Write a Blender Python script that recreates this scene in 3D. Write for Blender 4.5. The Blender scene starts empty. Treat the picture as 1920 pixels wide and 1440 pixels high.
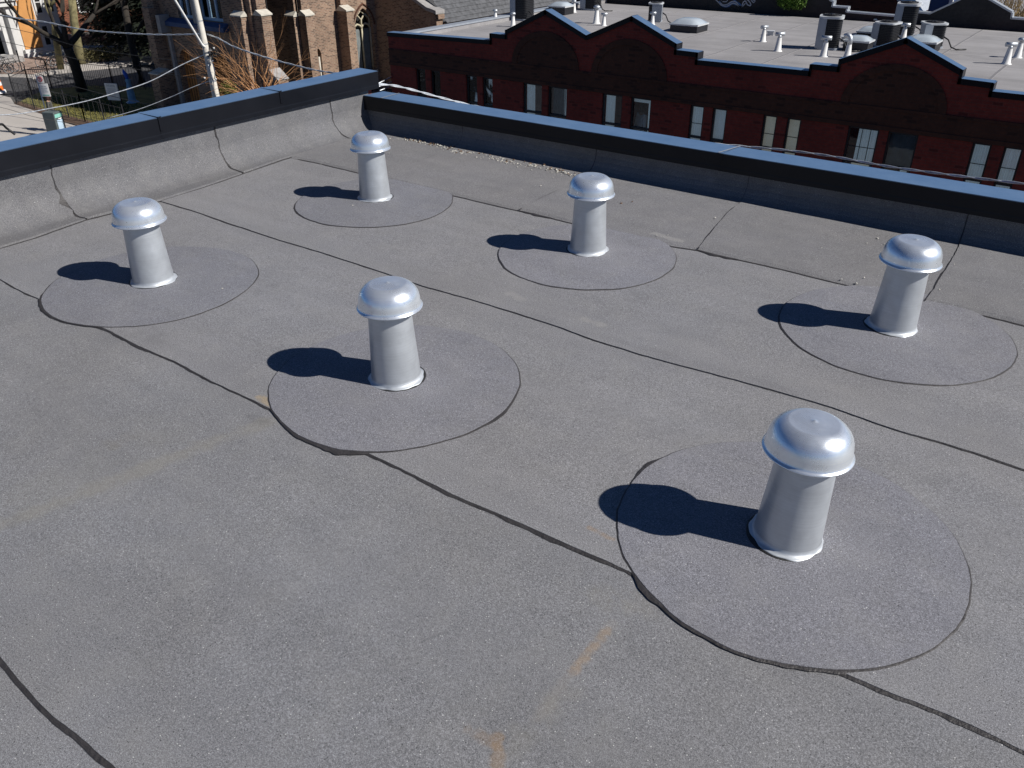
import bpy, bmesh, math, random
from mathutils import Vector, Matrix, noise
from mathutils.geometry import tessellate_polygon
rnd = random.Random(7)
S = bpy.context.scene
COL = S.collection
PI = math.pi
R = math.radians

# ------------------------------------------------------------------ camera, sky, sun, exposure
cam = bpy.data.cameras.new('camera')
cam.sensor_width = 36.0
cam.lens = 1550.0/1920.0*36.0
cam.clip_start = 0.05
cam.clip_end = 3000
camo = bpy.data.objects.new('camera', cam)
COL.objects.link(camo)
PITCH, ROLL, YAW = R(30.47), R(-0.35), R(36.07)
fw = Vector((-math.sin(YAW)*math.cos(PITCH), math.cos(YAW)*math.cos(PITCH), -math.sin(PITCH)))
rt = Vector((math.cos(YAW), math.sin(YAW), 0))
up = rt.cross(fw)
r2 = rt*math.cos(ROLL)+up*math.sin(ROLL)
u2 = -rt*math.sin(ROLL)+up*math.cos(ROLL)
camo.matrix_world = Matrix(((r2.x, u2.x, -fw.x, 0), (r2.y, u2.y, -fw.y, 0), (r2.z, u2.z, -fw.z, 1.4), (0, 0, 0, 1)))
S.camera = camo
SUN_EL, SUN_AZ = R(39.0), R(73.2)      # azimuth from +Y towards +X
world = bpy.data.worlds.new("World")
S.world = world
world.use_nodes = True
wn = world.node_tree
sky = wn.nodes.new('ShaderNodeTexSky')
sky.sky_type = 'NISHITA'
sky.sun_disc = False
sky.sun_elevation = SUN_EL
sky.sun_rotation = SUN_AZ
sky.air_density = 0.7
sky.dust_density = 0.0
sky.ozone_density = 10.0
wn.links.new(sky.outputs[0], wn.nodes['Background'].inputs[0])
wn.nodes['Background'].inputs[1].default_value = 0.05
sun = bpy.data.lights.new('sun', 'SUN')
sun.energy = 5.0
sun.angle = R(0.5)
sun.color = (1.0, 0.955, 0.90)
suno = bpy.data.objects.new('sun', sun)
COL.objects.link(suno)
sdir = Vector((math.sin(SUN_AZ)*math.cos(SUN_EL), math.cos(SUN_AZ)*math.cos(SUN_EL), math.sin(SUN_EL)))
suno.rotation_euler = sdir.to_track_quat('Z', 'Y').to_euler()
suno.location = (20, 6, 30)
S.view_settings.view_transform = 'Standard'
S.view_settings.look = 'None'
S.view_settings.gamma = 1.0
S.view_settings.exposure = 0.16
S.view_settings.use_curve_mapping = False

# ------------------------------------------------------------------ materials
class NT:
    def __init__(s, name):
        s.m = bpy.data.materials.new(name)
        s.m.use_nodes = True
        s.t = s.m.node_tree
        s.b = s.t.nodes['Principled BSDF']
        s.tc = s.t.nodes.new('ShaderNodeTexCoord')
        s.co = s.tc.outputs['Object']
    def n(s, typ, **kw):
        x = s.t.nodes.new('ShaderNode'+typ)
        for k, v in kw.items(): setattr(x, k, v)
        return x
    def l(s, a, b): s.t.links.new(a, b)
    def set(s, k, v):
        if hasattr(v, 'links') or hasattr(v, 'is_linked'): s.l(v, s.b.inputs[k])
        else: s.b.inputs[k].default_value = v
    def val(s, sock, v):
        if hasattr(v, 'is_linked'): s.l(v, sock)
        else: sock.default_value = v
    def math(s, op, a, b=None, c=None, clamp=False):
        x = s.n('Math', operation=op, use_clamp=clamp)
        s.val(x.inputs[0], a)
        if b is not None: s.val(x.inputs[1], b)
        if c is not None: s.val(x.inputs[2], c)
        return x.outputs[0]
    def noise(s, scale, detail=2, rough=0.5, co=None, dist=0.0):
        x = s.n('TexNoise')
        x.inputs['Scale'].default_value = scale
        x.inputs['Detail'].default_value = detail
        x.inputs['Roughness'].default_value = rough
        x.inputs['Distortion'].default_value = dist
        s.l(co or s.co, x.inputs['Vector'])
        return x.outputs[0]
    def ramp(s, f, stops):
        x = s.n('ValToRGB')
        e = x.color_ramp.elements
        while len(e) < len(stops): e.new(0.5)
        for i, (p, c) in enumerate(stops):
            e[i].position = p
            e[i].color = (c, c, c, 1) if isinstance(c, (int, float)) else (*c, 1)
        s.l(f, x.inputs[0])
        return x.outputs[0]
    def mix(s, f, a, b, mode='MIX'):
        x = s.n('MixRGB', blend_type=mode)
        s.val(x.inputs[0], f)
        for i, v in ((1, a), (2, b)):
            if hasattr(v, 'is_linked'): s.l(v, x.inputs[i])
            else: x.inputs[i].default_value = (*v, 1)
        return x.outputs[0]
    def bump(s, h, strength, dist, prev=None):
        x = s.n('Bump')
        x.inputs['Strength'].default_value = strength
        x.inputs['Distance'].default_value = dist
        s.l(h, x.inputs['Height'])
        if prev is not None: s.l(prev, x.inputs['Normal'])
        return x.outputs[0]
    def scaled(s, v, rot=(0, 0, 0)):
        x = s.n('Mapping')
        x.inputs['Scale'].default_value = v
        x.inputs['Rotation'].default_value = rot
        s.l(s.co, x.inputs[0])
        return x.outputs[0]

def simple(name, col, rough=0.6, metal=0.0, var=0.12, nscale=6.0, bump=0.0, bscale=60.0, coat=0.0):
    m = NT(name)
    f = m.noise(nscale, 4, 0.6)
    lo = tuple(c*(1-var) for c in col)
    hi = tuple(min(1, c*(1+var)) for c in col)
    m.set('Base Color', m.ramp(f, [(0.3, lo), (0.7, hi)]))
    m.set('Roughness', rough)
    m.set('Metallic', metal)
    if coat: m.set('Coat Weight', coat)
    if bump: m.set('Normal', m.bump(m.noise(bscale, 3, 0.6), bump, 0.01))
    return m.m

def seg_mask(m, a, b, w, soft, namp=0.5, nscale=14.0):
    """1 near the world-space segment a-b (xy), falling off over w, broken up by noise"""
    sx = m.n('SeparateXYZ'); m.l(m.co, sx.inputs[0])
    ax, ay = a; bx, by = b
    L2 = (bx-ax)**2+(by-ay)**2
    px = m.math('SUBTRACT', sx.outputs[0], ax)
    py = m.math('SUBTRACT', sx.outputs[1], ay)
    t = m.math('ADD', m.math('MULTIPLY', px, (bx-ax)/L2), m.math('MULTIPLY', py, (by-ay)/L2), clamp=True)
    dx = m.math('SUBTRACT', px, m.math('MULTIPLY', t, bx-ax))
    dy = m.math('SUBTRACT', py, m.math('MULTIPLY', t, by-ay))
    d = m.math('SQRT', m.math('ADD', m.math('MULTIPLY', dx, dx), m.math('MULTIPLY', dy, dy)))
    f = m.math('SUBTRACT', 1.0, m.math('DIVIDE', d, w), clamp=True)
    nz = m.math('MULTIPLY', m.math('SUBTRACT', m.noise(nscale, 3, 0.6), 0.5), namp*4)
    return m.math('MULTIPLY', m.math('ADD', m.math('MULTIPLY', f, soft), nz, clamp=True), m.math('MULTIPLY', f, 2.0, clamp=True), clamp=True)

def membrane_mat(name, tint, stains=False):
    m = NT(name)
    g1 = m.noise(430, 2, 0.75)
    g2 = m.noise(190, 2, 0.7)
    big = m.noise(1.7, 5, 0.62)
    mid = m.noise(9, 4, 0.6)
    streak = m.noise(1.0, 4, 0.6, co=m.scaled((1.2, 9, 4)))
    v = m.ramp(g1, [(0.30, 0.45), (0.5, 0.95), (0.66, 1.50)])
    v2 = m.ramp(g2, [(0.32, 0.76), (0.68, 1.24)])
    v3 = m.ramp(big, [(0.3, 0.92), (0.7, 1.08)])
    v4 = m.ramp(streak, [(0.3, 0.95), (0.72, 1.07)])
    c = m.mix(1.0, v, v2, 'MULTIPLY')
    c = m.mix(1.0, c, v3, 'MULTIPLY')
    c = m.mix(1.0, c, v4, 'MULTIPLY')
    tone = m.ramp(m.noise(0.9, 3, 0.6), [(0.35, tint), (0.65, (tint[0]*0.98, tint[1]*1.0, tint[2]*1.035))])
    c = m.mix(1.0, c, tone, 'MULTIPLY')
    oi = m.n('ObjectInfo')
    c = m.mix(1.0, c, m.ramp(oi.outputs['Random'], [(0.0, (0.945, 0.95, 0.955)), (1.0, (1.05, 1.045, 1.05))]), 'MULTIPLY')
    dust = m.ramp(mid, [(0.45, 0.0), (0.8, 0.20)])
    c = m.mix(dust, c, (0.30, 0.295, 0.275))
    # sparkle granules
    sp = m.n('TexVoronoi'); sp.inputs['Scale'].default_value = 290
    m.l(m.co, sp.inputs['Vector'])
    wn_ = m.n('TexWhiteNoise'); m.l(sp.outputs['Position'], wn_.inputs[0])
    pick = m.math('MULTIPLY', m.math('GREATER_THAN', wn_.outputs[0], 0.990), m.math('LESS_THAN', sp.outputs['Distance'], 0.33))
    c = m.mix(pick, c, (0.62, 0.62, 0.60))
    dk = m.math('MULTIPLY', m.math('LESS_THAN', wn_.outputs[0], 0.018), m.math('LESS_THAN', sp.outputs['Distance'], 0.4))
    c = m.mix(dk, c, (0.05, 0.05, 0.05))
    # scuffed dark spots
    sc = m.ramp(m.noise(3.1, 6, 0.72), [(0.60, 0.0), (0.76, 0.40)])
    c = m.mix(sc, c, (0.10, 0.10, 0.105))
    if stains:
        for a, b, w, soft, col, amt, ns in STAINS:
            f = seg_mask(m, a, b, w, soft, 1.0, ns)
            c = m.mix(m.math('MULTIPLY', f, amt*0.42), c, col)
    m.set('Base Color', c)
    m.set('Roughness', 0.82)
    m.b.inputs['Specular IOR Level'].default_value = 0.35
    h = m.math('ADD', m.math('MULTIPLY', g1, 0.6), m.math('MULTIPLY', g2, 0.5))
    nrm = m.bump(h, 0.55, 0.0035)
    nrm = m.bump(m.noise(2.6, 3, 0.5), 0.35, 0.02, nrm)
    m.set('Normal', nrm)
    return m.m

# two-point rust and dirt stains that really lie on this roof, in metres: start, end, width, softness, colour, amount, noise
def st(p, w, soft, col, amt, ns=14):
    return ((p[0][0], p[0][1]), (p[1][0], p[1][1]), w, soft, col, amt, ns)
RUST = (0.34, 0.20, 0.07)
TAN = (0.25, 0.235, 0.19)
STAINS = [
    st([(-0.596,1.173,0),(-0.598,1.033,0)], 0.017, 1.1, RUST, 0.75, 40),
    st([(-0.596,1.198,0),(-0.594,0.889,0)], 0.022, 1.2, (0.30, 0.27, 0.23), 0.40, 20),
    st([(-0.583,0.978,0),(-0.599,0.815,0)], 0.05, 1.0, TAN, 0.5, 14),
    st([(-0.63,0.814,0),(-0.598,0.766,0)], 0.02, 1.3, RUST, 0.65, 40),
    st([(-0.687,0.795,0),(-0.62,0.8,0)], 0.02, 1.0, RUST, 0.4, 30),
    st([(-2.062,0.565,0),(-1.889,1.296,0)], 0.055, 1.2, TAN, 0.7, 9),
    st([(-2.092,0.665,0),(-2.057,1.033,0)], 0.16, 0.7, (0.24, 0.235, 0.20), 0.35, 5),
    st([(-2.163,0.951,0),(-2.16,0.967,0)], 0.06, 1.2, (0.16, 0.14, 0.10), 0.45, 20),
    st([(-2.015,1.374,0),(-1.929,1.363,0)], 0.022, 1.6, (0.46, 0.32, 0.12), 0.8, 40),
    st([(-1.942,1.277,0),(-1.9,1.288,0)], 0.04, 1.0, (0.05, 0.05, 0.05), 0.5, 40),
    st([(-0.808,1.443,0),(-0.734,1.438,0)], 0.012, 1.3, RUST, 0.6, 40),
    st([(-0.676,1.262,0),(-0.629,1.254,0)], 0.05, 0.9, TAN, 0.5, 20),
    st([(-0.589,1.283,0),(-0.527,1.348,0)], 0.07, 0.9, TAN, 0.4, 20),
    st([(-0.91,0.907,0),(-0.883,0.962,0)], 0.006, 1.4, (0.05, 0.05, 0.05), 0.6, 60),
    st([(-1.677,3.464,0),(-1.525,3.44,0)], 0.03, 1.6, (0.42, 0.41, 0.38), 0.6, 25),
    st([(-1.834,2.503,0),(-1.751,2.48,0)], 0.03, 1.4, (0.34, 0.33, 0.31), 0.6, 25),
    st([(-1.46,2.476,0),(-1.373,2.47,0)], 0.028, 1.4, (0.36, 0.35, 0.32), 0.6, 25),
    st([(-3.916,4.113,0),(-2.49,4.242,0)], 0.05, 1.1, (0.34, 0.33, 0.29), 0.45, 30),
    st([(-1.679,2.379,0),(-0.624,2.391,0)], 0.05, 0.9, (0.11, 0.11, 0.12), 0.45, 8),
    st([(-4.005,4.264,0),(-0.24,4.219,0)], 0.035, 1.0, (0.10, 0.095, 0.085), 0.6, 8),
]
M = {}
M['membrane'] = membrane_mat('granule_membrane', (0.203, 0.202, 0.206), True)
M['patch'] = membrane_mat('granule_patch', (0.192, 0.192, 0.207))
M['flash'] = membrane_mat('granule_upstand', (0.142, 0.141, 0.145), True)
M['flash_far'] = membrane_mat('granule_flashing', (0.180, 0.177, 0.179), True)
M['bitumen'] = simple('bitumen', (0.040, 0.037, 0.037), 0.55, 0, 0.3, 30, 0.4, 120)
M['sealant'] = simple('sealant', (0.018, 0.018, 0.018), 0.6, 0, 0.2, 30, 0.3, 120)
M['gap'] = simple('gap_black', (0.008, 0.008, 0.008), 0.9)

def coping_mat():
    m = NT('coping_paint')
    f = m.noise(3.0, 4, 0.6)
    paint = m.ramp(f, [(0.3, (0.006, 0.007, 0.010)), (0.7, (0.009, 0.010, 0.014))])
    # sky reflection painted as blue on the upward-facing sheet, mottled by dirt
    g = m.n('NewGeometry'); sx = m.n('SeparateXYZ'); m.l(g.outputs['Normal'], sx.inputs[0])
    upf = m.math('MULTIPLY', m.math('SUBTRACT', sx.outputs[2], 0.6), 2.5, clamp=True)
    sky_sheen = m.ramp(m.noise(6.0, 7, 0.72), [(0.32, (0.088, 0.160, 0.285)), (0.72, (0.125, 0.205, 0.335))])
    m.set('Base Color', m.mix(upf, paint, sky_sheen))
    m.set('Roughness', m.ramp(m.noise(11, 5, 0.65), [(0.3, 0.28), (0.7, 0.40)]))
    m.b.inputs['IOR'].default_value = 1.5
    m.b.inputs['Specular IOR Level'].default_value = 0.22
    m.set('Normal', m.bump(m.noise(2.2, 3, 0.5), 0.5, 0.012))
    return m.m
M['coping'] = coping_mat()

def alu(name, r0, r1, col=0.78, brushed=True, metal=0.92, dent=0.10):
    m = NT(name)
    sc = m.scaled((6, 6, 700)) if brushed else m.co
    f = m.noise(1.0 if brushed else 40, 4, 0.7, co=sc)
    blot = m.noise(14, 5, 0.65)
    m.set('Base Color', m.mix(1.0, m.ramp(f, [(0.25, (col*0.82, col*0.87, col*0.92)), (0.75, (col*0.99, col*1.05, col*1.10))]),
                              m.ramp(blot, [(0.3, 0.88), (0.7, 1.06)]), 'MULTIPLY'))
    m.set('Metallic', metal)
    m.set('Roughness', m.ramp(blot, [(0.3, r0), (0.7, r1)]))
    n = m.bump(f, 0.12, 0.001)
    if dent: n = m.bump(m.noise(30, 2, 0.5), dent, 0.002, n)
    m.set('Normal', n)
    return m.m
M['pipe'] = alu('pipe_aluminium', 0.34, 0.46, 0.62, True, 0.55)
M['cap'] = alu('spun_aluminium', 0.24, 0.33, 0.98, True, 0.72, 0.0)
M['flange'] = alu('flange_aluminium', 0.45, 0.6, 0.62, False, 0.5)
M['galv'] = alu('galvanised', 0.4, 0.6, 0.6, False, 0.8)

def brick_mat(name, c1, c2, mortar, w=0.215, h=0.075, dark=0.35, soot=None, ms=0.10):
    m = NT(name)
    sx = m.n('SeparateXYZ'); m.l(m.co, sx.inputs[0])
    cb = m.n('CombineXYZ')
    m.l(m.math('ADD', sx.outputs[0], sx.outputs[1]), cb.inputs[0])
    m.l(sx.outputs[2], cb.inputs[1])
    b = m.n('TexBrick')
    b.inputs['Scale'].default_value = 1.0
    b.inputs['Brick Width'].default_value = w
    b.inputs['Row Height'].default_value = h
    b.inputs['Mortar Size'].default_value = h*ms
    b.inputs['Mortar Smooth'].default_value = 0.2
    b.inputs['Bias'].default_value = 0.0
    b.inputs['Color1'].default_value = (*c1, 1)
    b.inputs['Color2'].default_value = (*c2, 1)
    b.inputs['Mortar'].default_value = (*mortar, 1)
    m.l(cb.outputs[0], b.inputs['Vector'])
    big = m.ramp(m.noise(0.8, 5, 0.65), [(0.3, 0.72), (0.72, 1.18)])
    c = m.mix(1.0, b.outputs[0], big, 'MULTIPLY')
    fine = m.ramp(m.noise(9, 4, 0.7), [(0.3, 0.75), (0.7, 1.2)])
    c = m.mix(1.0, c, fine, 'MULTIPLY')
    if dark:
        b2 = m.n('TexBrick')
        for k_ in ('Scale', 'Brick Width', 'Row Height', 'Mortar Size', 'Mortar Smooth', 'Bias'): b2.inputs[k_].default_value = b.inputs[k_].default_value
        b2.inputs['Color1'].default_value = (0, 0, 0, 1); b2.inputs['Color2'].default_value = (1, 1, 1, 1); b2.inputs['Mortar'].default_value = (0, 0, 0, 1)
        m.l(cb.outputs[0], b2.inputs['Vector'])
        dk = m.math('GREATER_THAN', b2.outputs[0], 1-dark)
        c = m.mix(m.math('MULTIPLY', dk, 0.6), c, (c1[0]*0.25, c1[1]*0.25, c1[2]*0.28))
    if soot:
        z = m.math('SUBTRACT', 1.0, m.math('DIVIDE', m.math('ABSOLUTE', m.math('SUBTRACT', sx.outputs[2], soot[0])), soot[1]), clamp=True)
        c = m.mix(m.math('MULTIPLY', z, 0.5), c, soot[2])
    m.set('Base Color', c)
    m.set('Roughness', 0.9)
    m.set('Normal', m.bump(b.outputs['Fac'], -0.5, 0.01))
    return m.m
M['red_brick'] = brick_mat('red_brick', (0.24, 0.034, 0.020), (0.19, 0.028, 0.018), (0.17, 0.045, 0.032), dark=0.06)
M['brown_brick'] = brick_mat('brown_brick', (0.090, 0.030, 0.014), (0.072, 0.026, 0.013), (0.07, 0.03, 0.018), dark=0.1)
M['church_brick'] = brick_mat('church_brick', (0.29, 0.185, 0.125), (0.225, 0.125, 0.085), (0.32, 0.265, 0.20), w=0.23, h=0.078, dark=0.30, ms=0.14)
M['house_brick'] = brick_mat('house_brick', (0.22, 0.07, 0.03), (0.17, 0.055, 0.025), (0.2, 0.11, 0.08))
M['dark_party_brick'] = brick_mat('party_wall_render', (0.036, 0.034, 0.034), (0.03, 0.029, 0.029), (0.03, 0.03, 0.03), dark=0)
M['stone'] = simple('pale_stone', (0.52, 0.49, 0.42), 0.85, 0, 0.15, 5, 0.3, 30)
M['grey_stone'] = simple('grey_stone', (0.30, 0.29, 0.28), 0.85, 0, 0.2, 5, 0.3, 30)
M['tracery'] = simple('tracery_stone', (0.46, 0.42, 0.30), 0.85, 0, 0.3, 8, 0.3, 30)
M['white_paint'] = simple('white_paint', (0.72, 0.72, 0.70), 0.6, 0, 0.08, 3)
M['white_render'] = simple('white_render', (0.60, 0.60, 0.585), 0.85, 0, 0.10, 1.2)
M['orange_render'] = simple('orange_render', (0.56, 0.27, 0.085), 0.85, 0, 0.15, 0.9)
def grey_roof_mat():
    m = NT('grey_roofing')
    a = m.ramp(m.noise(0.45, 6, 0.66), [(0.30, 0.80), (0.70, 1.16)])
    st_ = m.ramp(m.noise(1.0, 5, 0.65, co=m.scaled((0.25, 2.2, 1))), [(0.35, 0.90), (0.66, 1.10)])
    c = m.mix(1.0, m.mix(1.0, (0.275, 0.268, 0.270), a, 'MULTIPLY'), st_, 'MULTIPLY')
    c = m.mix(m.ramp(m.noise(0.8, 6, 0.7), [(0.60, 0.0), (0.68, 0.5)]), c, (0.36, 0.35, 0.33))
    m.set('Base Color', c); m.set('Roughness', 0.9)
    m.set('Normal', m.bump(m.noise(30, 3, 0.6), 0.3, 0.01))
    return m.m
M['grey_roofing'] = grey_roof_mat()
M['grey_lap'] = simple('grey_lap', (0.21, 0.205, 0.21), 0.9)
M['shingle'] = simple('asphalt_shingle', (0.095, 0.098, 0.104), 0.95, 0, 0.35, 4, 0.4, 20)
M['dark_metal'] = simple('dark_metal', (0.025, 0.026, 0.030), 0.45, 0.3)
M['coil'] = simple('condenser_coil', (0.020, 0.021, 0.024), 0.6, 0.4)
M['cabinet'] = simple('condenser_cabinet', (0.30, 0.33, 0.37), 0.5, 0.1, 0.08)
M['cabinet_lid'] = simple('condenser_lid', (0.55, 0.57, 0.58), 0.5, 0.1, 0.08)
M['rubber'] = simple('black_rubber', (0.015, 0.015, 0.015), 0.7)
M['concrete'] = simple('pale_concrete', (0.43, 0.40, 0.365), 0.9, 0, 0.10, 0.7, 0.3, 20)
M['pole_concrete'] = simple('pole_concrete', (0.66, 0.63, 0.56), 0.85, 0, 0.10, 3, 0.3, 60)
M['asphalt'] = simple('asphalt', (0.060, 0.060, 0.064), 0.9, 0, 0.2, 1.2, 0.3, 40)
M['pavers'] = brick_mat('forecourt_pavers', (0.36, 0.26, 0.21), (0.31, 0.215, 0.17), (0.3, 0.26, 0.23), w=0.4, h=0.2, dark=0)
M['grass'] = simple('spring_grass', (0.135, 0.125, 0.035), 0.95, 0, 0.45, 2.2, 0.8, 30)
M['soil'] = simple('bare_soil', (0.09, 0.055, 0.035), 0.95, 0, 0.3, 3, 0.6, 20)
M['ground'] = simple('city_ground', (0.09, 0.088, 0.084), 0.95, 0, 0.3, 0.08)
M['bark'] = simple('dark_bark', (0.030, 0.025, 0.020), 0.95, 0, 0.4, 9, 0.8, 20)
M['olive_bark'] = simple('mossy_bark', (0.17, 0.15, 0.075), 0.95, 0, 0.4, 4, 0.8, 20)  # olive bark, lighter and yellower than the dark trunks
M['twig'] = simple('tan_twig', (0.42, 0.22, 0.10), 0.9, 0, 0.35, 3)
M['orange_door'] = simple('orange_stained_wood', (0.42, 0.17, 0.045), 0.6, 0, 0.3, 4)
M['blue_paint'] = simple('blue_paint', (0.03, 0.065, 0.16), 0.6, 0, 0.15, 3)
M['pale_blue'] = simple('pale_blue_paint', (0.42, 0.55, 0.66), 0.6, 0, 0.15, 3)
M['statue_blue'] = simple('pale_blue_stone', (0.18, 0.36, 0.52), 0.6, 0, 0.2, 5)
M['bright_blue'] = simple('bright_blue_cloth', (0.02, 0.10, 0.50), 0.6, 0, 0.15, 5)
M['curtain'] = simple('pale_curtain', (0.62, 0.68, 0.70), 0.9, 0, 0.12, 4)
M['cream_blind'] = simple('cream_blind', (0.70, 0.68, 0.58), 0.9, 0, 0.08, 4)
for nm_, c_ in (('curtain', (0.70, 0.85, 1.0)), ('cream_blind', (1.0, 0.98, 0.85))):
    b_ = M[nm_].node_tree.nodes['Principled BSDF']           # faint emission added to brighten the cloth; no lit rooms stand behind
    b_.inputs['Emission Color'].default_value = (*c_, 1); b_.inputs['Emission Strength'].default_value = 0.085
M['grey_blind'] = simple('grey_blind', (0.16, 0.18, 0.18), 0.9, 0, 0.2, 4)
M['skin'] = simple('skin', (0.42, 0.26, 0.19), 0.6)
M['hair'] = simple('brown_hair', (0.05, 0.02, 0.014), 0.7)
M['coat'] = simple('grey_coat', (0.085, 0.085, 0.075), 0.9, 0, 0.2, 6)
M['white_shirt'] = simple('white_shirt', (0.7, 0.7, 0.7), 0.8)
M['jeans'] = simple('dark_trousers', (0.03, 0.035, 0.05), 0.9)
M['orange_plastic'] = simple('orange_plastic', (0.75, 0.17, 0.02), 0.45)
M['red_paint'] = simple('red_paint', (0.55, 0.02, 0.02), 0.5)
M['black_ink'] = simple('black_ink', (0.02, 0.02, 0.02), 0.6)
M['green_panel'] = simple('mint_panel', (0.22, 0.50, 0.42), 0.5)
M['steel_green'] = simple('grey_green_steel', (0.11, 0.135, 0.135), 0.5, 0.2)
M['cable'] = simple('bright_cable', (0.62, 0.66, 0.70), 0.3, 0.35, 0.35, 9)
M['black_cable'] = simple('black_cable', (0.03, 0.03, 0.03), 0.5)
M['spray_white'] = simple('spray_paint_white', (0.42, 0.44, 0.48), 0.8)
M['spray_blue'] = simple('spray_paint_blue', (0.06, 0.14, 0.30), 0.8)
M['dry_weeds'] = simple('dry_weeds', (0.24, 0.17, 0.08), 0.95, 0, 0.4, 2)
M['chip'] = simple('pale_chip', (0.55, 0.53, 0.47), 0.9, 0, 0.3, 60)
M['chip_brown'] = simple('brown_leaf_scrap', (0.16, 0.10, 0.06), 0.9, 0, 0.3, 60)

def leaf_mat(name, c):
    m = NT(name)
    oi = m.n('Attribute', attribute_name='tone', attribute_type='GEOMETRY')
    m.set('Base Color', m.mix(1.0, c, m.ramp(m.noise(3, 4, 0.7), [(0.3, 0.5), (0.7, 1.5)]), 'MULTIPLY'))
    m.set('Roughness', 0.7)
    return m.m
M['evergreen'] = leaf_mat('evergreen_needles', (0.012, 0.018, 0.008))
M['ivy'] = leaf_mat('ivy_leaves', (0.10, 0.19, 0.02))
M['hedge'] = leaf_mat('hedge_leaves', (0.085, 0.075, 0.025))
M['shrub'] = leaf_mat('shrub_leaves', (0.13, 0.14, 0.02))

def glass_mat():
    m = NT('window_glass')
    tr = m.n('BsdfTransparent'); tr.inputs[0].default_value = (0.92, 0.96, 0.97, 1)
    gl = m.n('BsdfGlossy'); gl.inputs['Roughness'].default_value = 0.03; gl.inputs['Color'].default_value = (0.9, 0.95, 1, 1)
    fr = m.n('Fresnel'); fr.inputs[0].default_value = 1.6
    m.l(m.bump(m.noise(2.0, 2, 0.5), 0.25, 0.02), fr.inputs['Normal'])
    m.l(m.bump(m.noise(1.3, 2, 0.5), 0.3, 0.02), gl.inputs['Normal'])
    mx = m.n('MixShader')
    m.l(fr.outputs[0], mx.inputs[0]); m.l(tr.outputs[0], mx.inputs[1]); m.l(gl.outputs[0], mx.inputs[2])
    m.l(mx.outputs[0], m.t.nodes['Material Output'].inputs[0])
    return m.m
M['glass'] = glass_mat()
M['skylight'] = simple('skylight_dome', (0.48, 0.54, 0.58), 0.25, 0, 0.06, 3, coat=0.5)

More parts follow.
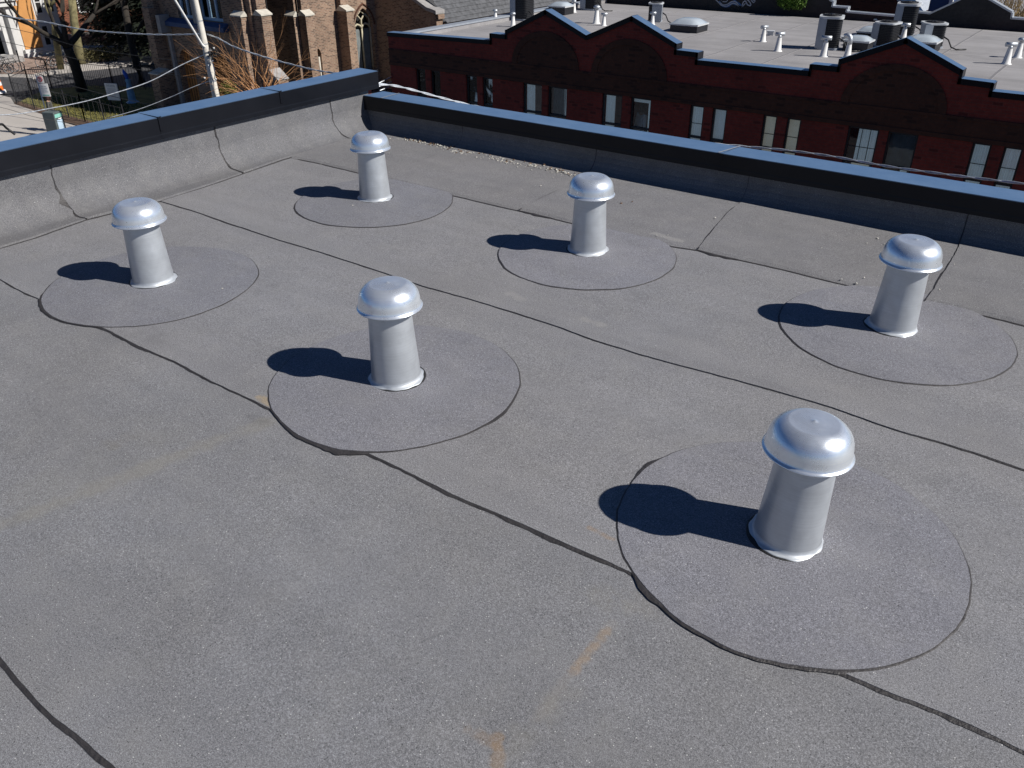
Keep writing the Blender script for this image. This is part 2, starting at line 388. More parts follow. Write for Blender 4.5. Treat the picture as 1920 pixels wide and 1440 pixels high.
# ------------------------------------------------------------------ mesh builder
TF = [None]
class MB:
    def __init__(s): s.v = []; s.f = []; s.sm = []
    def add(s, vs, fs, smooth=False):
        o = len(s.v)
        s.v += [tuple(v) for v in vs]
        s.f += [tuple(i+o for i in f) for f in fs]
        s.sm += [smooth]*len(fs)
    def box(s, a, b):
        x0, y0, z0 = a; x1, y1, z1 = b
        s.add([(x0, y0, z0), (x1, y0, z0), (x1, y1, z0), (x0, y1, z0), (x0, y0, z1), (x1, y0, z1), (x1, y1, z1), (x0, y1, z1)],
              [(0, 3, 2, 1), (4, 5, 6, 7), (0, 1, 5, 4), (1, 2, 6, 5), (2, 3, 7, 6), (3, 0, 4, 7)])
    def obox(s, c, half, rz=0, tilt=0):
        mt = Matrix.Rotation(rz, 4, 'Z') @ Matrix.Rotation(tilt, 4, 'X')
        vs = []
        for z in (-1, 1):
            for (x, y) in ((-1, -1), (1, -1), (1, 1), (-1, 1)):
                vs.append(Vector(c)+(mt @ Vector((x*half[0], y*half[1], z*half[2]))))
        s.add(vs, [(0, 3, 2, 1), (4, 5, 6, 7), (0, 1, 5, 4), (1, 2, 6, 5), (2, 3, 7, 6), (3, 0, 4, 7)])
    def tube(s, pts, rads, n=8, cap=True, smooth=True):
        pts = [Vector(p) for p in pts]
        if not isinstance(rads, (list, tuple)): rads = [rads]*len(pts)
        rings = []
        ref = Vector((0, 0, 1))
        for i, p in enumerate(pts):
            d = (pts[min(i+1, len(pts)-1)]-pts[max(i-1, 0)])
            if d.length < 1e-9: d = Vector((0, 0, 1))
            d.normalize()
            rf = ref if abs(d.dot(ref)) < 0.95 else Vector((1, 0, 0))
            a = d.cross(rf).normalized(); b = d.cross(a)
            rings.append([p+(a*math.cos(2*PI*k/n)+b*math.sin(2*PI*k/n))*rads[i] for k in range(n)])
        vs = [v for r in rings for v in r]
        fs = []
        for i in range(len(pts)-1):
            for k in range(n):
                fs.append((i*n+k, i*n+(k+1) % n, (i+1)*n+(k+1) % n, (i+1)*n+k))
        s.add(vs, fs, smooth)
        if cap:
            s.add(rings[0], [tuple(range(n))]); s.add(rings[-1], [tuple(reversed(range(n)))])
    def lathe(s, prof, c=(0, 0, 0), n=48, wob=None, smooth=True, close=False):
        vs = []
        for (r, z) in prof:
            for k in range(n):
                a = 2*PI*k/n
                w = wob(a, r, z) if wob else 0
                vs.append((c[0]+(r+w)*math.cos(a), c[1]+(r+w)*math.sin(a), c[2]+z))
        fs = []
        for i in range(len(prof)-1):
            for k in range(n):
                fs.append((i*n+k, i*n+(k+1) % n, (i+1)*n+(k+1) % n, (i+1)*n+k))
        s.add(vs, fs, smooth)
    def prism(s, poly, ext, holes=()):
        """poly: 3D points of a planar outline, ext: extrusion vector, holes: outlines cut through with reveals"""
        ext = Vector(ext)
        loops = [[Vector(p) for p in poly]]+[[Vector(p) for p in h] for h in holes]
        tris = tessellate_polygon(loops)
        flat = [p for l in loops for p in l]
        n = len(flat)
        s.add(flat+[p+ext for p in flat], [tuple(t) for t in tris]+[tuple(i+n for i in reversed(t)) for t in tris])
        for l in loops:
            k = len(l)
            s.add(list(l)+[p+ext for p in l], [(i, (i+1) % k, (i+1) % k+k, i+k) for i in range(k)])
    def build(s, name, mat, parent=None, bevel=0.0, recalc=True, **tags):
        if TF[0]: s.v = [tuple(TF[0](v)) for v in s.v]
        me = bpy.data.meshes.new(name)
        me.from_pydata(s.v, [], s.f)
        me.polygons.foreach_set('use_smooth', s.sm)
        if recalc:
            bm = bmesh.new(); bm.from_mesh(me)
            bmesh.ops.remove_doubles(bm, verts=bm.verts, dist=1e-5)
            bmesh.ops.recalc_face_normals(bm, faces=bm.faces)
            bm.to_mesh(me); bm.free()
        me.materials.append(M[mat] if isinstance(mat, str) else mat)
        o = bpy.data.objects.new(name, me)
        COL.objects.link(o)
        if parent is not None: o.parent = parent
        if bevel:
            b = o.modifiers.new('bevel', 'BEVEL'); b.width = bevel; b.segments = 2; b.limit_method = 'ANGLE'; b.angle_limit = R(40)
        for k, v in tags.items(): o[k] = v
        return o

def thing(name, label, cat, loc=(0, 0, 0), rz=0, group=None):
    o = bpy.data.objects.new(name, None)
    COL.objects.link(o)
    o.empty_display_size = 0.2
    o.location = loc
    o.rotation_euler = (0, 0, rz)
    o['label'] = label; o['category'] = cat
    if group: o['group'] = group
    return o
def structure(name):
    o = bpy.data.objects.new(name, None); COL.objects.link(o); o['kind'] = 'structure'
    return o
def copy_tree(o, parent=None):
    c = o.copy(); COL.objects.link(c); c.parent = parent
    for ch in o.children: copy_tree(ch, c)
    return c
def lerp(a, b, t): return a+(b-a)*t
def interp(poly, x, k=0, j=1):
    """piecewise-linear lookup of coordinate j as a function of coordinate k, extrapolating the ends"""
    p = sorted(poly, key=lambda q: q[k])
    if x <= p[0][k]: a, b = p[0], p[1]
    elif x >= p[-1][k]: a, b = p[-2], p[-1]
    else:
        for a, b in zip(p, p[1:]):
            if a[k] <= x <= b[k]: break
    t = (x-a[k])/max(1e-9, b[k]-a[k])
    return lerp(a[j], b[j], t)
def nz(x, y=0.0, s=1.0): return noise.noise(Vector((x*s, y*s, 3.7)))

# ------------------------------------------------------------------ the roof we stand on
XR = 7.0            # right-hand extent of the roof (beyond the frame)
XL, YB = -4.36, 4.25
roof = structure('flat_roof')
b = MB(); b.box((-4.42, -7.0, -0.30), (XR, 4.40, -0.006)); b.build('roof_deck', 'bitumen', roof)

S3 = [(-1.615,0.348,0),(-1.464,0.338,0),(-1.378,0.336,0),(-1.301,0.342,0),(-1.176,0.345,0)]
S2 = [(-3.704,1.365,0),(-3.48,1.354,0),(-3.32,1.358,0),(-2.864,1.36,0),(-2.665,1.354,0),(-2.449,1.36,0),(-2.223,1.348,0),(-2.06,1.35,0),(-1.903,1.35,0),(-1.492,1.352,0),(-1.338,1.35,0),(-1.179,1.345,0),(-1.056,1.35,0),(-0.924,1.357,0),(-0.795,1.358,0),(-0.691,1.362,0),(-0.616,1.359,0),(-0.117,1.358,0),(-0.034,1.363,0),(0.045,1.373,0),(0.121,1.375,0),(0.196,1.369,0)]
S1 = [(-4.081,2.395,0),(-3.803,2.397,0),(-3.48,2.383,0),(-3.106,2.372,0),(-2.815,2.375,0),(-2.574,2.373,0),(-2.34,2.363,0),(-2.153,2.357,0),(-1.935,2.368,0),(-1.691,2.37,0),(-1.514,2.365,0),(-1.325,2.35,0),(-1.149,2.349,0),(-0.989,2.359,0),(-0.801,2.375,0),(-0.692,2.38,0),(-0.587,2.385,0),(-0.486,2.389,0),(-0.417,2.381,0),(-0.287,2.37,0),(-0.168,2.378,0),(-0.053,2.377,0),(0.058,2.37,0)]
S0 = [(-4.115,3.382,0),(-3.913,3.391,0),(-3.586,3.384,0),(-2.875,3.373,0),(-2.657,3.368,0),(-2.413,3.369,0),(-2.317,3.376,0),(-2.104,3.367,0),(-1.524,3.365,0),(-1.407,3.39,0),(-1.313,3.384,0),(-1.176,3.388,0),(-0.984,3.39,0),(-0.819,3.379,0),(-0.731,3.38,0),(-0.247,3.391,0),(-0.154,3.389,0),(-0.081,3.384,0)]
SS = [[(-4.2, -3.62), (XR, -3.66)], [(-4.2, -2.63), (XR, -2.66)], [(-4.2, -1.64), (XR, -1.66)], [(-4.2, -0.66), (XR, -0.67)], S3, S2, S1, S0]
def seam_y(i, x):
    y = interp(SS[i], x)
    if x > SS[i][-1][0] if i > 3 else False: y = lerp(y, SS[i][-1][1], 1.0)
    return y+nz(x, i*9.1, 7)*0.0025+nz(x, i*5.3, 31)*0.002
T = 0.0050
def sheet(i):
    b = MB(); x = -4.24; xs = []
    while x < XR: xs.append(x); x += 0.02 if i >= 4 else 0.1
    rows = [0, 0.004, 0.25, 0.5, 0.75, 1.0]
    vs = []
    for x in xs:
        y0 = seam_y(i, x); y1 = (seam_y(i+1, x)+0.06) if i < 7 else 3.9
        vs.append((x, y0-0.0008, -0.003))
        for r in rows:
            y = lerp(y0, y1, r)
            vs.append((x, y, T*(1-r)+0.0018*nz(x, y, 2.3)*math.sin(PI*r)))
    n = len(rows)+1
    fs = [(a*n+k, (a+1)*n+k, (a+1)*n+k+1, a*n+k+1) for a in range(len(xs)-1) for k in range(n-1)]
    b.add(vs, fs, False)
    o = b.build('membrane_sheet', 'membrane', roof, recalc=False)
    return o
for i in range(7): sheet(i)
b = MB(); b.box((-4.3, -7, -0.004), (XR, -3.6, 0.0)); b.build('membrane_sheet', 'membrane', roof)

def ribbon(path, width, z, name='seam_bleed', side=1, h=0.0):
    """flat irregular ribbon of squeezed-out bitumen lying along a path (list of xy)"""
    b = MB(); vs = []; n = len(path)
    for k, p in enumerate(path):
        q0 = Vector(path[max(0, k-1)]); q1 = Vector(path[min(n-1, k+1)])
        d = (q1-q0); d = d.normalized() if d.length else Vector((1, 0))
        nn = Vector((d.y, -d.x))*side
        w = width(k, p)
        a = Vector(p)-nn*0.004; c = Vector(p)+nn*max(0.0005, w)
        m_ = (a+c)/2
        vs += [(a.x, a.y, z-0.0005), (m_.x, m_.y, z+h), (c.x, c.y, z-0.0022)]
    fs = []
    for k in range(n-1):
        for j in range(2): fs.append((k*3+j, (k+1)*3+j, (k+1)*3+j+1, k*3+j+1))
    b.add(vs, fs, True)
    return b.build(name, 'bitumen', roof, recalc=False)
WID = {4: 0.017, 5: 0.0095, 6: 0.006, 7: 0.004}
for i in (4, 5, 6, 7):
    path = []; x = -4.1
    while x < XR: path.append((x, seam_y(i, x))); x += 0.012
    def wf(k, p, i=i):
        v = 0.5+0.9*nz(p[0], i*3.3, 2.2)+0.55*nz(p[0], i*8.1, 13)+0.25*nz(p[0], i, 60)
        if i == 4: v = 0.62+0.35*nz(p[0], 13.2, 3.2)+0.14*nz(p[0], 3, 22)
        return max(0.0016, WID[i]*v)
    ribbon(path, wf, 0.0040, side=1)

# torch-on patches round the six pipes
VENTS = [(-3.145,1.738,0),(-3.16,3.094,0),(-1.737,1.724,0),(-1.822,3.098,0),(-0.483,3.084,0),(-0.385,1.702,0)]
PATCH = [(-3.127, 1.723, 0.425), (-3.126, 3.055, 0.418), (-1.728, 1.712, 0.416), (-1.801, 3.055, 0.400), (-0.471, 3.061, 0.408), (-0.389, 1.700, 0.424)]
for k, (cx, cy, rr) in enumerate(PATCH):
    b = MB(); n = 220
    def rad(a, k=k, rr=rr):
        u, v = math.cos(a), math.sin(a)
        return rr*(1+0.022*nz(u*1.1+k*5, v*1.1)+0.010*nz(u*4+k*3, v*4)+0.004*nz(u*16, v*16+k))
    prof = [(0.0, 0.0105), (0.25, 0.0105), (0.6, 0.0085), (0.9, 0.0075), (0.993, 0.0070), (1.0, -0.002)]
    vs = []
    for (f, z) in prof:
        for j in range(n):
            a = 2*PI*j/n; r_ = rad(a)*f
            x, y = cx+r_*math.cos(a), cy+r_*math.sin(a)
            vs.append((x, y, z+(0.0016*nz(x, y, 3.1)*math.sin(PI*min(1, f)) if f < 0.99 else 0)))
    fs = [(i*n+j, i*n+(j+1) % n, (i+1)*n+(j+1) % n, (i+1)*n+j) for i in range(len(prof)-1) for j in range(n)]
    b.add(vs, fs, False)
    b.build('membrane_patch', 'patch', roof, recalc=True)
    path = [(cx+rad(2*PI*j/360)*math.cos(2*PI*j/360), cy+rad(2*PI*j/360)*math.sin(2*PI*j/360)) for j in range(361)]
    # the squeeze-out is thick in a few places only; angle, spread, width
    thick = [[(4.25, 0.35, 0.010)], [(4.2, 0.3, 0.005)], [(5.10, 0.20, 0.020), (0.05, 0.25, 0.008), (4.75, 0.2, 0.006)], [(4.1, 0.3, 0.003)], [(3.9, 0.3, 0.003)], [(3.0, 0.13, 0.014), (4.25, 0.09, 0.016), (5.3, 0.3, 0.005)]][k]
    def wf(j, p, k=k, thick=thick):
        a = 2*PI*j/360
        near = 0.5-0.5*math.sin(a-0.15)
        w = 0.0012+0.0032*near*max(0.05, 0.6+nz(p[0]+k, p[1], 9)+0.5*nz(p[0], p[1]+k, 40))
        for t, s_, ww in thick:
            d = abs((a-t+PI) % (2*PI)-PI)
            w += ww*math.exp(-(d/s_)**2)*(0.8+0.5*nz(p[0], p[1], 30))
        if nz(p[0]*1.3+k*2, p[1]*1.3, 4) > 0.22 and near < 0.5: w = 0.0004
        return w
    ribbon(path, wf, 0.0062, side=1)

# base flashing on the left parapet, one sheet after the other
LBASE = [(p[1], p[0]) for p in [(-4.068,1.543,0),(-4.071,1.694,0),(-4.116,2.005,0),(-4.073,2.389,0),(-4.094,2.747,0),(-4.167,3.316,0),(-4.181,3.877,0)]]   # (y, x)
def lbase(y):
    x = interp(LBASE, y) if 1.3 < y < 4.2 else (-4.10 if y <= 1.3 else -4.15)
    return x+0.004*nz(y, 1, 6)+0.002*nz(y, 2, 30)
def lprof(t, y):
    """profile of the left upstand: flat, cove, vertical; t 0..1"""
    x0 = lbase(y)
    xc, rr = -4.33, 0.15
    L1 = abs((xc+rr)-x0); L2 = rr*PI/2; L3 = 0.335-rr
    s_ = t*(L1+L2+L3)
    if s_ < L1: return (x0-s_, 0.0075 if s_ > 0.003 else 0.0065)
    s_ -= L1
    if s_ < L2:
        a = s_/rr
        return (xc+rr-rr*math.sin(a), 0.0075+rr*(1-math.cos(a)))
    return (xc, 0.0075+rr+(s_-L2))
LS = [-1.0, 0.0, 1.0, 2.0, 2.99, 3.91, 4.235]
for a in range(len(LS)-1):
    b = MB(); y0, y1 = LS[a], LS[a+1]
    ny = int((y1-y0)/0.04)+2; nt = 26
    vs = []
    for i in range(ny):
        for k in range(nt+1):
            t = k/nt
            yy = lerp(y0, y1, i/(ny-1))
            je = (0.012*nz(t*3, a, 2)+0.005*nz(t*20, a, 1))*(1-i/(ny-1)) + (0.012*nz(t*3, a+1, 2)+0.005*nz(t*20, a+1, 1))*(i/(ny-1))
            yv = yy+je+(0.03 if i == ny-1 else 0)
            x, z = lprof(t, yv)
            lift = 0.0045*(1-i/(ny-1))
            nx_, nz_ = (0, 1) if t < 0.3 else ((0.7, 0.7) if t < 0.55 else (1, 0))
            vs.append((x+nx_*lift, yv, z+nz_*lift-(0.008 if k == 0 else 0)+0.004*nz(yv, t*4, 2.0)*(t > 0.2)))
    n = nt+1
    fs = [(i*n+k, (i+1)*n+k, (i+1)*n+k+1, i*n+k+1) for i in range(ny-1) for k in range(nt)]
    # edge skirt on the near side
    o_ = len(vs)
    for k in range(n):
        x, y, z = vs[k]
        vs.append((x-0.003, y-0.001, z-0.006))
    fs += [(k, k+1, o_+k+1, o_+k) for k in range(n-1)]
    b.add(vs, fs, False)
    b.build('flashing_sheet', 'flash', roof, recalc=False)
    # bitumen squeezed out along the side lap
    if 1.5 < y0 < 4:
        b = MB(); vs = []
        m_ = 60
        for k in range(m_+1):
            t = k/m_
            je = 0.012*nz(t*3, a, 2)+0.005*nz(t*20, a, 1)
            y = y0+je
            x, z = lprof(t, y)
            w = 0.003+0.010*max(0, nz(t*9, a*3, 1)+0.25)+(0.03*math.exp(-((t-0.40)/0.05)**2) if a < 4 else 0.0)
            nx_, nz_ = (0, 1) if t < 0.3 else ((0.7, 0.7) if t < 0.55 else (1, 0))
            vs += [(x+nx_*0.0035, y+0.003, z+nz_*0.0035), (x+nx_*0.0028, y-w, z+nz_*0.0022-0.001)]
        b.add(vs, [(2*k, 2*k+1, 2*k+3, 2*k+2) for k in range(m_)], True)
        b.build('seam_bleed', 'bitumen', roof, recalc=False)
path = []; y = 1.2
while y < 3.95: path.append((lbase(y), y)); y += 0.012
ribbon(path, lambda k, p: 0.002+0.007*max(0, nz(p[1], 4, 2.5)+0.3+0.5*nz(p[1], 5, 15)), 0.0058, side=1)

# base flashing on the far (right-hand) parapet
RS = [[(-4.42, 3.3), (-4.42, 4.3)],
      [(-3.469,4.188,0),(-3.442,3.791,0),(-3.431,3.492,0)],
      [(-2.40, 3.35, 0), (-2.418, 3.62, 0), (-2.425, 3.87, 0), (-2.47, 4.3, 0)],
      [(-1.41, 3.37, 0), (-1.46, 3.66, 0), (-1.505, 3.95, 0), (-1.53, 4.3, 0)],
      [(-0.434, 3.45, 0), (-0.436, 3.85, 0), (-0.465, 4.3, 0)]] + [[(0.55+0.98*k, 3.4, 0), (0.53+0.98*k, 4.3, 0)] for k in range(6)]
def rx(i, y):
    return interp(RS[i], min(max(y, 3.35), 4.2), 1, 0)+0.006*nz(y, i, 5)+0.003*nz(y, i, 25)
def rprof(t, x):
    y0 = seam_y(7, x)-0.0
    yc, rr = 4.24, 0.10
    L1 = (yc-rr)-y0; L2 = rr*PI/2; L3 = 0.20-rr
    s_ = t*(L1+L2+L3)
    if s_ < L1: return (y0+s_, 0.0065)
    s_ -= L1
    if s_ < L2:
        a = s_/rr
        return (yc-rr+rr*math.sin(a), 0.0065+rr*(1-math.cos(a)))
    return (yc, 0.0065+rr+(s_-L2))
for a in range(len(RS)-1):
    b = MB(); nx = 40; nt = 34; vs = []
    for i in range(nx+1):
        u = i/nx
        for k in range(nt+1):
            t = k/nt
            xg = lerp(RS[a][0][0], RS[a+1][0][0], u)
            y, z = rprof(t, xg)
            x = lerp(rx(a, y), rx(a+1, y)+(0.03 if u == 1 else 0), u)
            if a == 0 and u == 0: x = -4.30
            y, z = rprof(t, x)
            lift = 0.0042*(1-u)
            ny_, nz_ = (0, 1) if z < 0.03 else ((-0.7, 0.7) if z < 0.09 else (-1, 0))
            vs.append((x, y+ny_*lift, z+nz_*lift-(0.008 if k == 0 else 0)+0.0018*nz(x, y, 3)))
    n = nt+1
    fs = [(i*n+k, (i+1)*n+k, (i+1)*n+k+1, i*n+k+1) for i in range(nx) for k in range(nt)]
    o_ = len(vs)
    for k in range(n):
        x, y, z = vs[k]; vs.append((x-0.001, y+0.003, z-0.006))
    fs += [(k, k+1, o_+k+1, o_+k) for k in range(n-1)]
    b.add(vs, fs, False)
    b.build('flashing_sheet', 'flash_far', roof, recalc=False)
    if a > 0:
        b = MB(); vs = []; m_ = 70
        for k in range(m_+1):
            t = k/m_
            y, z = rprof(t, RS[a][0][0])
            x = rx(a, y)
            y, z = rprof(t, x)
            w = 0.0032+0.006*max(0, nz(t*8, a*3, 1)+0.2)
            ny_, nz_ = (0, 1) if z < 0.03 else ((-0.7, 0.7) if z < 0.09 else (-1, 0))
            vs += [(x+0.003, y+ny_*0.003, z+nz_*0.003), (x-w, y+ny_*0.0026, z+nz_*0.0022)]
        b.add(vs, [(2*k, 2*k+1, 2*k+3, 2*k+2) for k in range(m_)], True)
        b.build('seam_bleed', 'bitumen', roof, recalc=False)
    # small drip lip where the side lap ends at the roof seam
for i, cx_ in ((2, -2.40), (3, -1.41)):
    path = [(cx_+0.004*k, seam_y(7, cx_+0.004*k)) for k in range(50)]
    ribbon(path, lambda k, p: 0.004+0.016*math.sin(PI*min(1, k/50.0))*(0.6+0.6*nz(p[0], 3, 25)), 0.0052, side=1)

# ------------------------------------------------------------------ parapets with metal copings
def coping_piece(along, a0, a1, inner, outer, ztop, drop, parent, slope=0.0, hem=True, lift=0.0):
    """sheet-metal coping; along 'y' for the left parapet (inner, outer are x), 'x' for the far one (inner, outer are y)"""
    b = MB(); n = max(2, int((a1-a0)/0.25)+1)
    t = 0.003
    sg = 1 if outer > inner else -1
    prof = [(inner+sg*0.012, ztop-drop-0.010), (inner-sg*0.002, ztop-drop-0.016), (inner-sg*0.001, ztop-drop+0.004), (inner, ztop-drop+0.010),
            (inner, ztop-0.003), (inner+sg*0.003, ztop), (outer-sg*0.003, ztop+slope), (outer, ztop+slope-0.003), (outer, ztop-drop),
            (outer+sg*0.002, ztop-drop-0.014)]
    vs = []
    for i in range(n+1):
        a = lerp(a0, a1, i/n)
        for j, (p, z) in enumerate(prof):
            w = lift+0.0022*nz(a, 7 if along == 'y' else 9, 1.5)*(j in (4, 5, 6, 7))
            q = p-sg*lift if j < 6 else p+sg*lift
            vs.append((q, a, z+w) if along == 'y' else (a, q, z+w))
    m_ = len(prof)
    fs = [(i*m_+j, (i+1)*m_+j, (i+1)*m_+j+1, i*m_+j+1) for i in range(n) for j in range(m_-1)]
    b.add(vs, fs, False)
    # closed ends
    for e in (0, n):
        idx = [e*m_+j for j in range(3, 9)]
        b.add([vs[k] for k in idx], [tuple(range(len(idx)))])
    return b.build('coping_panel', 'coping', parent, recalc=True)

left = thing('parapet_wall', 'low grey membrane-covered parapet capped with dark metal, behind the far-left vent', 'parapet')
b = MB(); b.box((-4.455, -7.0, -8.5), (-4.335, 4.30, 0.352)); b.build('wall_core', 'red_brick', left)
b = MB(); b.box((-4.352, -7.0, 0.262), (-4.312, 4.30, 0.276)); b.build('drip_edge', 'sealant', left)
LJ = [-7.0, -1.6, 0.6, 2.62, 3.47, 4.345]
for k in range(len(LJ)-1):
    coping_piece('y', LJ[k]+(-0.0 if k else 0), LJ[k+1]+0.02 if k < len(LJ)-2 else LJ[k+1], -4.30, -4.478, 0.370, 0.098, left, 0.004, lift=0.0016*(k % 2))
b = MB()
for y in LJ[2:5]:
    b.box((-4.483, y-0.002, 0.3735), (-4.296, y+0.020, 0.3765)); b.box((-4.2985, y-0.001, 0.30), (-4.2945, y+0.016, 0.3745))
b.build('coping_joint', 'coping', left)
right = thing('parapet_wall', 'far parapet with a dark metal coping tinted blue-grey like reflected sky, its inner side in black shadow facing the red building', 'parapet')
b = MB(); b.box((-4.31, 4.262, -8.5), (XR, 4.40, 0.208)); b.build('wall_core', 'red_brick', right)
RJ = [-4.325, -4.17, -1.69, 0.9, 3.4, XR]
for k in range(len(RJ)-1):
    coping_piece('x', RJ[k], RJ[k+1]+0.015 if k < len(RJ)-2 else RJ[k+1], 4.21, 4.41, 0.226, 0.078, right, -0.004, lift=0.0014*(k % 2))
b = MB()
b.add([(-1.705, 4.208, 0.2290), (-1.693, 4.208, 0.2290), (-1.655, 4.408, 0.2265), (-1.667, 4.408, 0.2265)], [(0, 1, 2, 3)])
b.add([(-4.16, 4.206, 0.229), (-4.145, 4.206, 0.229), (-4.165, 4.408, 0.2265), (-4.175, 4.408, 0.2265)], [(0, 1, 2, 3)])
b.build('coping_joint', 'cabinet', right)
b = MB(); b.box((4.0, -7.0, -8.5), (XR, 4.25, -0.31)); b.box((-4.33, -7, -8.5), (4.0, -6.8, -0.31)); b.build('building_body', 'red_brick', roof)

# ------------------------------------------------------------------ the six roof vents
RP0, RP1, ZR = 0.082, 0.0695, 0.272
def vent_meshes():
    base = thing('roof_vent', 'x', 'roof vent')
    b = MB()
    b.lathe([(RP0*0.99, 0.0), (RP0, 0.03), (lerp(RP0, RP1, 0.5), 0.14), (RP1, 0.262), (RP1, 0.30)], n=72)
    b.lathe([(RP1, 0.30), (0.0, 0.301)], n=72)
    b.build('pipe', 'pipe', base)
    b = MB()
    Rm = 0.1065
    prof = [(Rm-0.004, ZR-0.0030), (Rm-0.001, ZR-0.0030), (Rm, ZR-0.0008), (Rm-0.0012, ZR+0.0010), (Rm-0.0045, ZR+0.0028), (Rm-0.0068, ZR+0.0065),
            (Rm-0.0074, ZR+0.016), (Rm-0.0080, ZR+0.026), (Rm-0.0098, ZR+0.037), (Rm-0.0132, ZR+0.0475), (Rm-0.0186, ZR+0.0572),
            (Rm-0.0258, ZR+0.0652), (Rm-0.0340, ZR+0.0715), (Rm-0.0415, ZR+0.0756), (Rm-0.0465, ZR+0.0772), (Rm-0.0495, ZR+0.0777), (Rm-0.0515, ZR+0.0776), (0.040, ZR+0.0784), (0.012, ZR+0.0796), (0.006, ZR+0.0804), (0.003, ZR+0.0822), (0.0, ZR+0.0826)]
    b.lathe(prof, n=96)
    under = [(Rm-0.006, ZR-0.0035), (Rm-0.011, ZR+0.012), (Rm-0.014, ZR+0.034), (0.03, ZR+0.05), (0.0, ZR+0.05)]
    b.lathe(under, n=96)
    b.build('cap', 'cap', base, recalc=True)
    b = MB()
    wb = lambda a, r, z: (0.0022*math.sin(3*a+1)+0.0018*math.sin(7*a+2)+0.001*math.sin(13*a)) if r > 0.088 else 0
    b.lathe([(RP0+0.0003, 0.027), (RP0+0.0010, 0.020), (RP0+0.0040, 0.0150), (RP0+0.0086, 0.0126), (RP0+0.0122, 0.0118), (RP0+0.0126, 0.0095)], n=72, wob=wb)
    b.build('flange', 'flange', base)
    b = MB()
    wb2 = lambda a, r, z: (0.0020*math.sin(2*a+3.5)+0.0012*math.sin(5*a+2)) if r > 0.1 else 0
    b.lathe([(RP0, 0.0118), (RP0+0.013, 0.0112), (RP0+0.0175, 0.0105), (RP0+0.0195, 0.006)], n=72, wob=wb2)
    b.build('sealant_ring', 'sealant', base)
    return base
vent0 = vent_meshes()
VL = ['silver mushroom-capped pipe standing farthest left, in front of the left parapet',
      'silver mushroom-capped pipe nearest the corner where the two parapets meet, looking smallest of the six',
      'silver capped pipe in the middle of the front row, left of the largest one',
      'silver mushroom-capped pipe in the middle of the back row, right of the corner pipe',
      'silver capped pipe at the right end of the row nearest the black parapet shadow',
      'silver mushroom-capped pipe nearest the camera and largest of the six, at the lower right']
for k, p in enumerate(VENTS):
    o = vent0 if k == 0 else copy_tree(vent0)
    o.location = (p[0], p[1], 0)
    lean = [0.0, -0.2, -1.0, 0.4, 1.4, 2.4][k]          # the pipes are not quite plumb; degrees, towards the right of the row
    axis = Vector((-0.589, 0.808, 0))
    o.rotation_euler = (Matrix.Rotation(R(lean), 3, axis) @ Matrix.Rotation([0.3, 1.9, 3.8, 5.1, 0.9, 2.7][k], 3, 'Z')).to_euler()
    o['label'] = VL[k]; o['group'] = 'six capped metal roof vents'
    for ch in o.children:
        if ch.name.startswith('cap'):
            ch.rotation_euler = (R([0.4, -0.5, 0.6, -0.3, 0.8, -0.7][k]), R([0.3, 0.6, -0.5, 0.4, -0.6, 0.5][k]), 0)

# ------------------------------------------------------------------ loose chips along the shaded edge
def chips(name, mat, pts, s0, s1, label, cat):
    b = MB()
    for (x, y, z) in pts:
        r_ = rnd.uniform(s0, s1); a = rnd.uniform(0, 2*PI)
        b.obox((x, y, z+0.0105+r_*0.3), (r_, r_*rnd.uniform(0.4, 0.9), r_*rnd.uniform(0.25, 0.6)), a, rnd.uniform(-0.5, 0.5))
    o = b.build(name, mat); o['kind'] = 'stuff'; o['label'] = label; o['category'] = cat
line = [(-3.955,4.155,0),(-3.808,4.153,0),(-3.589,4.17,0),(-3.394,4.096,0),(-3.258,4.143,0),(-3.017,4.101,0),(-2.829,4.117,0),(-2.634,4.114,0),(-2.473,4.093,0)]
pts = []
for k in range(230):
    i = rnd.randrange(len(line)-1); t = rnd.random()
    w = abs(rnd.gauss(0, 1))
    x = lerp(line[i][0], line[i+1][0], t); y = lerp(line[i][1], line[i+1][1], t)
    pts.append((x+rnd.gauss(0, 0.02), y-0.02-w*0.035+rnd.gauss(0, 0.01), 0.0))
for k in range(26): pts.append((rnd.uniform(-3.9, -0.4), rnd.uniform(3.35, 4.05), 0.0))
for k in range(2): pts.append((rnd.uniform(-3.9, -2.0), rnd.uniform(1.4, 4.0), 0.0))
chips('gravel_chips', 'chip', pts, 0.0018, 0.0052, 'tiny pale gravel chips scattered along the foot of the far parapet', 'gravel')
pts = []
for k in range(60):
    i = rnd.randrange(len(line)-1); t = rnd.random()
    pts.append((lerp(line[i][0], line[i+1][0], t)+rnd.gauss(0, 0.03), lerp(line[i][1], line[i+1][1], t)-0.02+rnd.gauss(0, 0.03), 0))
for p in [(-3.817,4.147,0),(-3.794,4.111,0),(-3.503,4.213,0),(-3.46,4.177,0),(-2.396,4.147,0),(-1.986,3.816,0),(-2.02,3.76,0),(-2.822,4.051,0),(-2.674,4.059,0)]: pts.append(tuple(p))
chips('leaf_scraps', 'chip_brown', pts, 0.002, 0.008, 'small brown leaf scraps at the foot of the far parapet', 'leaf litter')
